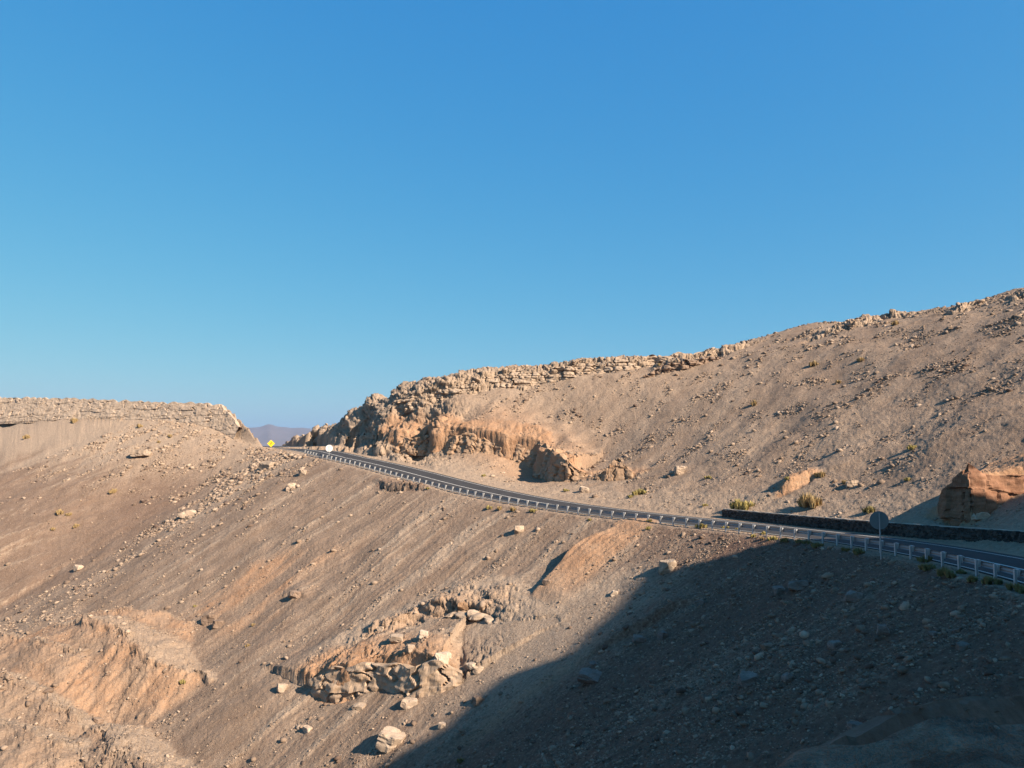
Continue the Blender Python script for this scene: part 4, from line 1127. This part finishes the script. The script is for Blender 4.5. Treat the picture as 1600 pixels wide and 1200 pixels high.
for bi, (px, py, w, h, kd, label, hz) in enumerate(BOULD):
    p, i, k = ground_px(px, py + h * 0.35); d = p[1]
    sw = w / FPX * d * 0.5; sh_ = h / FPX * d * 0.5
    UB_V_keep = UB_V
    UB_V = UB6_V
    v = block(900 + bi, (sw, max(sw * 0.8, sh_), max(sh_ * 0.95, sw * hz * 0.5)), 0.16)
    UB_V = UB_V_keep
    f1, f2, cid = voro3(v[:, 0] / sw / 1.1 + bi, v[:, 1] / sw / 1.1, v[:, 2] / sw / 0.8, 5)
    v *= (1 + 0.10 * (cid - 0.5) - 0.08 * (1 - sm(0, 0.12, f2 - f1)))[:, None]
    ob = mesh_obj('boulder', v, UB6_F, MATB[kd]); ob.location = (p[0], p[1] + 0.2 * sw, p[2] + sh_ * 0.45)
    ob.rotation_euler = (random.uniform(-0.15, 0.15), random.uniform(-0.1, 0.25), random.uniform(-0.5, 0.5))
    tag(ob, label, 'boulder')

# loose stones strewn over the slopes
s_, t_, o_g = GG['s'], GG['t'], GG['o']
dist = np.hypot(GCO[..., 0], GCO[..., 1])
dth = np.gradient(np.arctan(tans))[:, None]; drr = np.gradient(dist, axis=1)
area = np.abs(dist * dth * drr)
cl = fbm2(GCO[..., 0] / 6, GCO[..., 1] / 6, 4, 801)
left_ = t_ > 1.2; nearsl = 1 - sm(S0 + 25, S0 + 75, s_)
dens = np.where(left_, (1 - GG['lm']) * (0.30 + 2.6 * nearsl + 0.9 * sm(0.2, 0.9, GG['st1'] + 0.4 * cl) + 1.5 * sm(30, 48, t_)) + GG['lm'] * (0.10 + 4.0 * GG['rub'] * sm(-0.5, 0.5, cl) + 1.6 * sm(0.3, 0.8, GG['st1'])), 0)
dens = dens + np.where(left_, 10.0 * GG['nose'] * sm(-0.7, 0.4, cl), 0)
dens = np.where(GG['h'] & (o_g > 2.2), 0.5 + 2.6 * sm(-0.3, 0.8, cl) * sm(3, 14, o_g), dens)
dens = np.where((t_ <= 1.2) & (GG['tr'] > 0), np.where(GG['tr'] > 1.0, 1.4, 0), dens)
dens = dens * (1 - 0.75 * np.clip(GG['orange'], 0, 1))
dens = dens * np.where(nearsl * left_ > 0.5, 1.0, 0.22 + 1.9 * sm(-0.3, 0.9, cl + 0.5 * fbm2(GCO[..., 0] / 1.8, GCO[..., 1] / 1.8, 2, 811)))
dens = dens * np.where(GG['lm'] > 0.3, 1.15, 0.35 + 1.3 * sm(-0.3, 0.6, GG['st1']))
sx, sy, _z = ground_px(838, 1003)[0]
sandy = np.exp(-(((GCO[..., 0] - sx) * 0.8) ** 2 + (GCO[..., 1] - sy) ** 2) / 60.0)
sx2, sy2, _z = ground_px(230, 810)[0]
sandy = np.maximum(sandy, np.exp(-(((GCO[..., 0] - sx2)) ** 2 + (GCO[..., 1] - sy2) ** 2) / 200.0))
dens = dens * (1 - 0.93 * sandy)
dens = dens * np.where(dist < 17, 3.0, 1.0) * (dist > 6) * (dist < 235)
rmin = np.maximum(0.045, 0.00068 * dist)
wgt = dens * area / (rmin / 0.1) ** 1.5
NST = 135000
flat = np.cumsum(wgt.ravel()); pick = np.searchsorted(flat, rng.uniform(0, flat[-1], NST))
pi_, pk = np.unravel_index(pick, wgt.shape)
jit = rng.normal(0, 0.12, (NST, 2))
pos = GCO[pi_, pk].copy()
rs = rmin[pi_, pk] * rng.uniform(0.003, 1, NST) ** (-1 / 2.5) * rng.uniform(0.8, 1.2, NST)
rs = rs * (1 + 0.45 * GG['nose'][pi_, pk] * (t_[pi_, pk] > 0))
rs = np.minimum(rs, 0.75 * np.where(GG['h'][pi_, pk], 0.8, 1.0))
rs = np.where(o_g[pi_, pk] < 3.5, np.where(GG['h'][pi_, pk], np.minimum(rs, 0.16), rs), rs)
app = rs / pos[:, 1]
# far fewer large ones close to the lens than chance would give
keep = ~((pos[:, 1] < 40) & (app > 0.012)); pos = pos[keep]; rs = rs[keep]; app = app[keep]; pi_ = pi_[keep]; pk = pk[keep]
tu = pos[:, 0] / pos[:, 1]
seen = np.abs(tu) < 0.70
order = np.argsort(-(app * seen))
big = order[:300]; rest = order[300:]
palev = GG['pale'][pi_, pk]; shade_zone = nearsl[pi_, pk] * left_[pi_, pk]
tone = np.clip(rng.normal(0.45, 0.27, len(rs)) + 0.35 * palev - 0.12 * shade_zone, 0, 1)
m, nt, b = new_mat('loose_stone')
ta = N_(nt, 'ShaderNodeAttribute', attribute_name='tone'); geo = N_(nt, 'ShaderNodeNewGeometry')
nn = noise_node(nt, geo.outputs['Position'], 4.0, 4, 0.7)
c_ = ramp(nt, ta.outputs['Fac'], [(0.0, (0.12, 0.08, 0.06)), (0.45, (0.26, 0.185, 0.13)), (1.0, (0.43, 0.32, 0.23))])
nt.links.new(dim(nt, mix(nt, 1.0, c_, ramp(nt, nn, [(0.3, 0.8), (0.7, 1.12)]), 'MULTIPLY')), b.inputs['Base Color'])
M_STONE = m
shapes = [stone_shape(40 + k, 1, 5) for k in range(9)]
def stone_mats(n):
    az = rng.uniform(0, 2 * math.pi, n); tl = rng.normal(0, 0.25, n); tm = rng.normal(0, 0.3, n)
    return az, tl, tm
az, tl, tm_ = stone_mats(len(rs))
def rot_all(v, az, a, b_):
    # v (k,3) -> (n,k,3)
    ca, sa = np.cos(a)[:, None], np.sin(a)[:, None]; y = v[None, :, 1] * ca - v[None, :, 2] * sa; z = v[None, :, 1] * sa + v[None, :, 2] * ca; x = np.broadcast_to(v[None, :, 0], y.shape)
    cb, sb2 = np.cos(b_)[:, None], np.sin(b_)[:, None]; x, z = x * cb + z * sb2, -x * sb2 + z * cb
    cc, sc_ = np.cos(az)[:, None], np.sin(az)[:, None]; x, y = x * cc - y * sc_, x * sc_ + y * cc
    return np.stack([x, y, z], -1)
lo_shapes = []
for k in range(9):
    V_, F_ = ico(1) if False else ico(1)
    lo_shapes.append(stone_shape(60 + k, 1, 5))
VV = []; FF = []; TT = []; nv = 0
kind_ = rng.integers(0, 9, len(rs))
for k in range(9):
    ids = rest[kind_[rest] == k]; v, f = lo_shapes[k]
    w = rot_all(v, az[ids], tl[ids], tm_[ids]) * rs[ids][:, None, None] + pos[ids][:, None, :]
    w[..., 2] += (0.05 * rs[ids])[:, None]
    VV.append(w.reshape(-1, 3)); n_ = len(ids)
    FF.append((f[None] + (np.arange(n_) * len(v))[:, None, None]).reshape(-1, 3) + nv); nv += n_ * len(v)
    TT.append(np.repeat(tone[ids], len(v)))
V = np.concatenate(VV).astype(np.float32); F = np.concatenate(FF).astype(np.int32); T = np.concatenate(TT).astype(np.float32)
me = bpy.data.meshes.new('loose_stones'); me.vertices.add(len(V)); me.vertices.foreach_set('co', V.ravel())
me.loops.add(F.size); me.polygons.add(len(F)); me.loops.foreach_set('vertex_index', F.ravel()); me.polygons.foreach_set('loop_start', np.arange(0, F.size, 3, dtype=np.int32)); me.update()
a_ = me.attributes.new('tone', 'FLOAT', 'POINT'); a_.data.foreach_set('value', T)
me.materials.append(M_STONE)
ls = bpy.data.objects.new('loose_stones', me); COL.objects.link(ls); tag(ls, kind='stuff')
# the largest three hundred as things of their own
M_LS = [rock_mat('stone_dark', (0.11, 0.075, 0.055), (0.20, 0.145, 0.11)), M_BRN, M_PALE]
protos = {}
for k in range(9):
    v, f = stone_shape(140 + k, 2, 9)
    v = v + 0.05 * np.stack([noise3(v[:, 0] * 2 + k, v[:, 1] * 2, v[:, 2] * 2 + 9 * j, 3) for j in range(3)], -1)
    for mi in range(3):
        protos[(k, mi)] = mesh_obj('stone', v, f, M_LS[mi], link=False).data
for j in big:
    x, y, z = pos[j]; i, k = pi_[j], pk[j]
    if GG['h'][i, k]: lab, grp = 'loose angular stone lying on the hillside to the right above the road', 'stones on the right hill'
    elif s_[i, k] > S_END - 2: lab, grp = 'pale angular stone in the rubble on the slope below the left mesa', 'stones below the mesa'
    elif s_[i, k] < S0 + 52:
        tn_ = 'dark angular stone' if tone[j] < 0.3 else ('brown angular stone' if tone[j] < 0.62 else 'pale angular stone')
        bd_ = 'high on the near slope close under the guardrail' if t_[i, k] < 11 else ('halfway down the dark near slope' if t_[i, k] < 21 else 'low on the near slope towards the gully')
        lab, grp = tn_ + ' ' + bd_, tn_ + 's ' + bd_
    else: lab, grp = 'loose stone on the sunlit streaked slope below the far guardrail', 'stones on the streaked slope'
    mi = 0 if tone[j] < 0.3 else (1 if tone[j] < 0.62 else 2)
    o = bpy.data.objects.new('stone', protos[(int(kind_[j]), mi)]); COL.objects.link(o)
    o.location = (x, y, z + 0.05 * rs[j]); o.scale = (rs[j],) * 3; o.rotation_euler = (tl[j], tm_[j], az[j])
    tag(o, lab, 'stone', grp)

# ------------------------------------------------------------------ dry shrubs
def shrub_mat(name, a, b2_):
    m, nt, b = new_mat(name)
    oi = N_(nt, 'ShaderNodeObjectInfo'); geo = N_(nt, 'ShaderNodeNewGeometry')
    n = noise_node(nt, geo.outputs['Position'], 6.0, 3, 0.7)
    nt.links.new(dim(nt, mix(nt, maprange(nt, n, 0.35, 0.65), a, b2_)), b.inputs['Base Color'])
    return m
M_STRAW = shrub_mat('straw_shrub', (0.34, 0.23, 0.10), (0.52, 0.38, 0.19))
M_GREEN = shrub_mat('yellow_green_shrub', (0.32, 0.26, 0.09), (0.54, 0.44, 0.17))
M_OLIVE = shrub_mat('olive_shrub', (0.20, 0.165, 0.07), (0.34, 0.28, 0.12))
def shrub_mesh(seed, mat, tall):
    r_ = np.random.default_rng(seed); V = []; F = []
    nclump = 9
    for c in range(nclump):
        ca = r_.uniform(0, 6.28); cr = r_.uniform(0, 0.62) ** 0.8; cx, cy = cr * math.cos(ca), cr * math.sin(ca)
        ch = tall * r_.uniform(0.55, 1.0) * (1 - 0.35 * cr)
        for q in range(70):
            # fine twigs fanning out from the base of each clump
            a = r_.uniform(0, 6.28); lean = r_.uniform(0.05, 0.75); L = ch * r_.uniform(0.55, 1.05)
            bx, by = cx + 0.10 * math.cos(a), cy + 0.10 * math.sin(a)
            tip = (bx + math.cos(a) * L * lean * 0.7, by + math.sin(a) * L * lean * 0.7, L * (1 - 0.35 * lean))
            mid = (bx + (tip[0] - bx) * 0.45, by + (tip[1] - by) * 0.45, tip[2] * 0.6)
            w_ = r_.uniform(0.022, 0.05); dx, dy = -math.sin(a + 0.6) * w_, math.cos(a + 0.6) * w_
            i = len(V)
            V += [(bx - dx * .5, by - dy * .5, -0.05), (bx + dx * .5, by + dy * .5, -0.05), (mid[0] + dx, mid[1] + dy, mid[2]), (mid[0] - dx, mid[1] - dy, mid[2]), tip]
            F += [(i, i + 1, i + 2, i + 3), (i + 3, i + 2, i + 4)]
    return mesh_obj('shrub', V, F, mat, link=False).data
SH = {}
for kk, mt, tl_ in (('s', M_STRAW, 1.1), ('g', M_GREEN, 0.8), ('o', M_OLIVE, 0.8), ('t', M_STRAW, 1.9)):
    SH[kk] = [shrub_mesh(300 + ord(kk) + q, mt, tl_) for q in range(3)]
SHR = [ # px, py of the foot, width px, kind, label
 (1262, 792, 40, 's', 'large straw coloured bush above the stone wall, widest on the right hill'), (1160, 795, 40, 'g', 'low wide yellow-green shrub just behind the left end of the wall'),
 (1282, 745, 18, 's', 'straw shrub on the lip of the small reddish overhang'), (1178, 634, 11, 't', 'tall narrow straw tuft alone high on the right hill'),
 (1423, 703, 20, 'g', 'yellow-green shrub beside a pale stone in the middle of the right hill'), (1419, 752, 15, 'g', 'small round yellow shrub left of the dark clay bank'),
 (1000, 773, 24, 'g', 'spreading yellow-green shrub near the road right of the orange lump'), (984, 779, 12, 'g', 'small yellow shrub just below the spreading one near the road'),
 (1357, 801, 26, 'o', 'shaded olive bush behind the wall left of the round sign'), (1594, 766, 16, 'g', 'shrub at the right edge below the orange bank'),
 (1106, 748, 13, 'g', 'small pale shrub on the right hill above the road bend'), (1230, 750, 14, 'g', 'small yellow shrub left of the reddish overhang'),
 (1273, 572, 16, 's', 'straw tuft below the dark skyline outcrop'), (1102, 793, 11, 'g', 'tiny shrub on the shoulder before the wall starts'), (1030, 575, 10, 's', 'tiny tuft just under the rock band'),
 (883, 768, 12, 'g', 'pale tuft on the road shoulder in front of the quarried bank'), (756, 745, 10, 'g', 'tiny tuft on the sandy bench before the orange bank'), (1320, 757, 12, 's', 'dull tuft above the stone wall beside pale stones'),
 (668, 765, 8, 'g', 'tiny bright yellow tuft under the far guardrail'), (764, 796, 14, 'g', 'yellow tuft under the guardrail where the lit slope starts to darken'), (781, 798, 12, 's', 'second tuft right beside the yellow one under the guardrail'),
 (800, 800, 12, 's', 'low straw tuft at the slope edge above the elongated stone'), (833, 801, 14, 'g', 'yellow tuft under the middle of the guardrail'), (921, 813, 10, 'g', 'small tuft at a guardrail post above the striped orange slab'),
 (1015, 816, 11, 'g', 'yellow tuft against a post right of the striped orange slab'), (1012, 828, 12, 'g', 'yellow tuft on the slope edge below the rail near the orange slab'), (1094, 825, 20, 'g', 'bright yellow shrub below the guardrail left of the shade'),
 (1133, 826, 13, 'g', 'upright yellow tuft between two posts right of the bright shrub'), (1151, 828, 8, 'g', 'tiny yellow tuft against a guardrail post'), (1176, 840, 13, 'g', 'yellow tuft at the verge just before the shade begins'),
 (1194, 835, 12, 'g', 'yellow tuft behind a post at the start of the shade'), (1208, 845, 18, 'g', 'last sunlit yellow shrub at the shadow boundary'), (1190, 845, 10, 's', 'small straw tuft left of the last sunlit shrub'),
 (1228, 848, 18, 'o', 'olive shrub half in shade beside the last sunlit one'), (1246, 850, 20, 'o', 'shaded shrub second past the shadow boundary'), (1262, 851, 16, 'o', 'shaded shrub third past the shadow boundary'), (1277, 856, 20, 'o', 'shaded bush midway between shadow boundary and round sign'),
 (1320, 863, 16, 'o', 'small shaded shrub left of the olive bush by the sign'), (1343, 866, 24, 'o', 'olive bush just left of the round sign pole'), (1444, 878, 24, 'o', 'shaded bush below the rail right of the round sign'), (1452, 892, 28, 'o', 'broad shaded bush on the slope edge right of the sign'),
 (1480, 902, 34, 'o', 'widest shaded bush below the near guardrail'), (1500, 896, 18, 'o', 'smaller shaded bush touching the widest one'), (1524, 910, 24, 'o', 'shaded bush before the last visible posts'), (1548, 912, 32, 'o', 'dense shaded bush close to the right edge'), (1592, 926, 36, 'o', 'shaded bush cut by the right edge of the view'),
 (94, 805, 15, 's', 'larger straw tuft on grey sand at far left'), (108, 806, 10, 's', 'smaller tuft touching the larger one on grey sand'), (118, 826, 11, 's', 'tuft below the pair on the grey sand'), (83, 829, 9, 's', 'dull small tuft left of and below the pair'),
 (176, 772, 14, 's', 'single tuft on the grey sand above the pair'), (115, 664, 15, 's', 'olive tuft just under the mesa rim at left'), (218, 669, 12, 's', 'tuft under the middle of the mesa rim'), (265, 685, 10, 's', 'small tuft in the rubble below the right part of the rim'),
 (42, 689, 12, 's', 'tuft in pale rubble near the left edge'), (248, 692, 8, 's', 'tiny tuft left of the small rubble tuft'), (285, 1070, 15, 'g', 'yellow-green shrub at the foot of the tallest clay mound'), (305, 949, 8, 'g', 'tiny yellow plant behind the tallest clay mound'),
 (386, 1011, 9, 's', 'small dry tuft on the grey slope right of the clay mounds'), (395, 979, 8, 's', 'tiny dry tuft above the other right of the mounds'), (720, 1190, 14, 'o', 'dark shrub in the shade at the bottom of the view')]
SHR += [(px, py, w, kd, lab) for px, py, w, kd, lab in [(1245, 497, 12, 's', 'straw tuft on the skyline left of the dip'), (1400, 508, 16, 's', 'straw grass patch on top of the dark skyline outcrop'), (1425, 498, 18, 's', 'straw grass patch right of the dark skyline outcrop'), (1480, 497, 16, 's', 'straw tuft near the skyline above the jutting crag'), (1345, 566, 14, 's', 'straw tuft below the middle of the dark skyline outcrop'), (1310, 600, 10, 's', 'small tuft on stony ground high on the right hill')] if py > 500]
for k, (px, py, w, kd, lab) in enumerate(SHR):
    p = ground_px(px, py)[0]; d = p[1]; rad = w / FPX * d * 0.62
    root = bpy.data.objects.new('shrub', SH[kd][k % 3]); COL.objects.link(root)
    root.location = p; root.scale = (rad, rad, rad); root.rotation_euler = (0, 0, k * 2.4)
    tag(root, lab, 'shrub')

# ------------------------------------------------------------------ plain and mountains beyond the saddle, and the air between
mfar = simple_mat('far_ground', (0.13, 0.105, 0.10), 0.95, 0, 0.2, 0.002)
na = 240; rad = [400, 470, 600, 900, 1600, 4000, 9000, 17500]; zr_ = [-60, -95, -130, -165, -180, -182, -184, -186]
aa = np.linspace(0, 2 * math.pi, na, endpoint=False); V = []
for r_, z_ in zip(rad, zr_):
    for a in aa: V.append((math.sin(a) * r_, math.cos(a) * r_, z_ + (4 * math.sin(a * 7 + r_) if r_ < 3000 else 0)))
F = [(j * na + i, j * na + (i + 1) % na, (j + 1) * na + (i + 1) % na, (j + 1) * na + i) for j in range(len(rad) - 1) for i in range(na)]
pl_ = mesh_obj('plain', V, [f[::-1] for f in F], mfar, smooth=True); tag(pl_, kind='structure')
an = np.linspace(-1.2, 1.2, 900); rr_ = np.linspace(10500, 16500, 40)
A, RR_ = np.meshgrid(an, rr_, indexing='ij')
X = np.sin(A) * RR_; Y = np.cos(A) * RR_
tcr = np.clip((RR_ - 10500) / 3500, 0, 1) * (1 - np.clip((RR_ - 15000) / 1500, 0, 1))
px_ = 800 + FPX * np.tan(A)
crest = 250 + 22 * fbm2(A * 14, A * 0, 4, 31) + 34 * np.exp(-((px_ - 422) / 9.0) ** 2) * 1.0 + 14 * np.exp(-((px_ - 436) / 22.0) ** 2) - 10 * np.exp(-((px_ - 458) / 8.0) ** 2)
Z = -187 + (crest + 187) * np.sin(tcr * math.pi / 2) ** 1.1 + tcr * (1 - tcr) * 160 * np.abs(fbm2(X / 900, Y / 900, 4, 41)) - 8 * tcr
nA, nR = X.shape
V = np.stack([X, Y, Z], -1).reshape(-1, 3)
i = np.arange(nA - 1)[:, None] * nR + np.arange(nR - 1)[None]
F = np.stack([i, i + 1, i + nR + 1, i + nR], -1).reshape(-1, 4)
mo = mesh_obj('mountains', V, [f[::-1] for f in F], mfar, smooth=True); tag(mo, kind='structure')
hz = simple_mat('haze_air', (1, 1, 1))
nt = hz.node_tree
for n in list(nt.nodes):
    if n.type != 'OUTPUT_MATERIAL': nt.nodes.remove(n)
vol = nt.nodes.new('ShaderNodeVolumePrincipled'); vol.inputs['Color'].default_value = (0.55, 0.70, 0.98, 1); vol.inputs['Density'].default_value = 4.2e-5; vol.inputs['Anisotropy'].default_value = 0.2
nt.links.new(vol.outputs[0], [n for n in nt.nodes if n.type == 'OUTPUT_MATERIAL'][0].inputs['Volume'])
V = []; F = []
box_vf(0, 0, (340 - 192) / 2, 36400, 36400, 340 + 192, V, F)
hb = mesh_obj('haze', V, F, hz); tag(hb, kind='stuff')
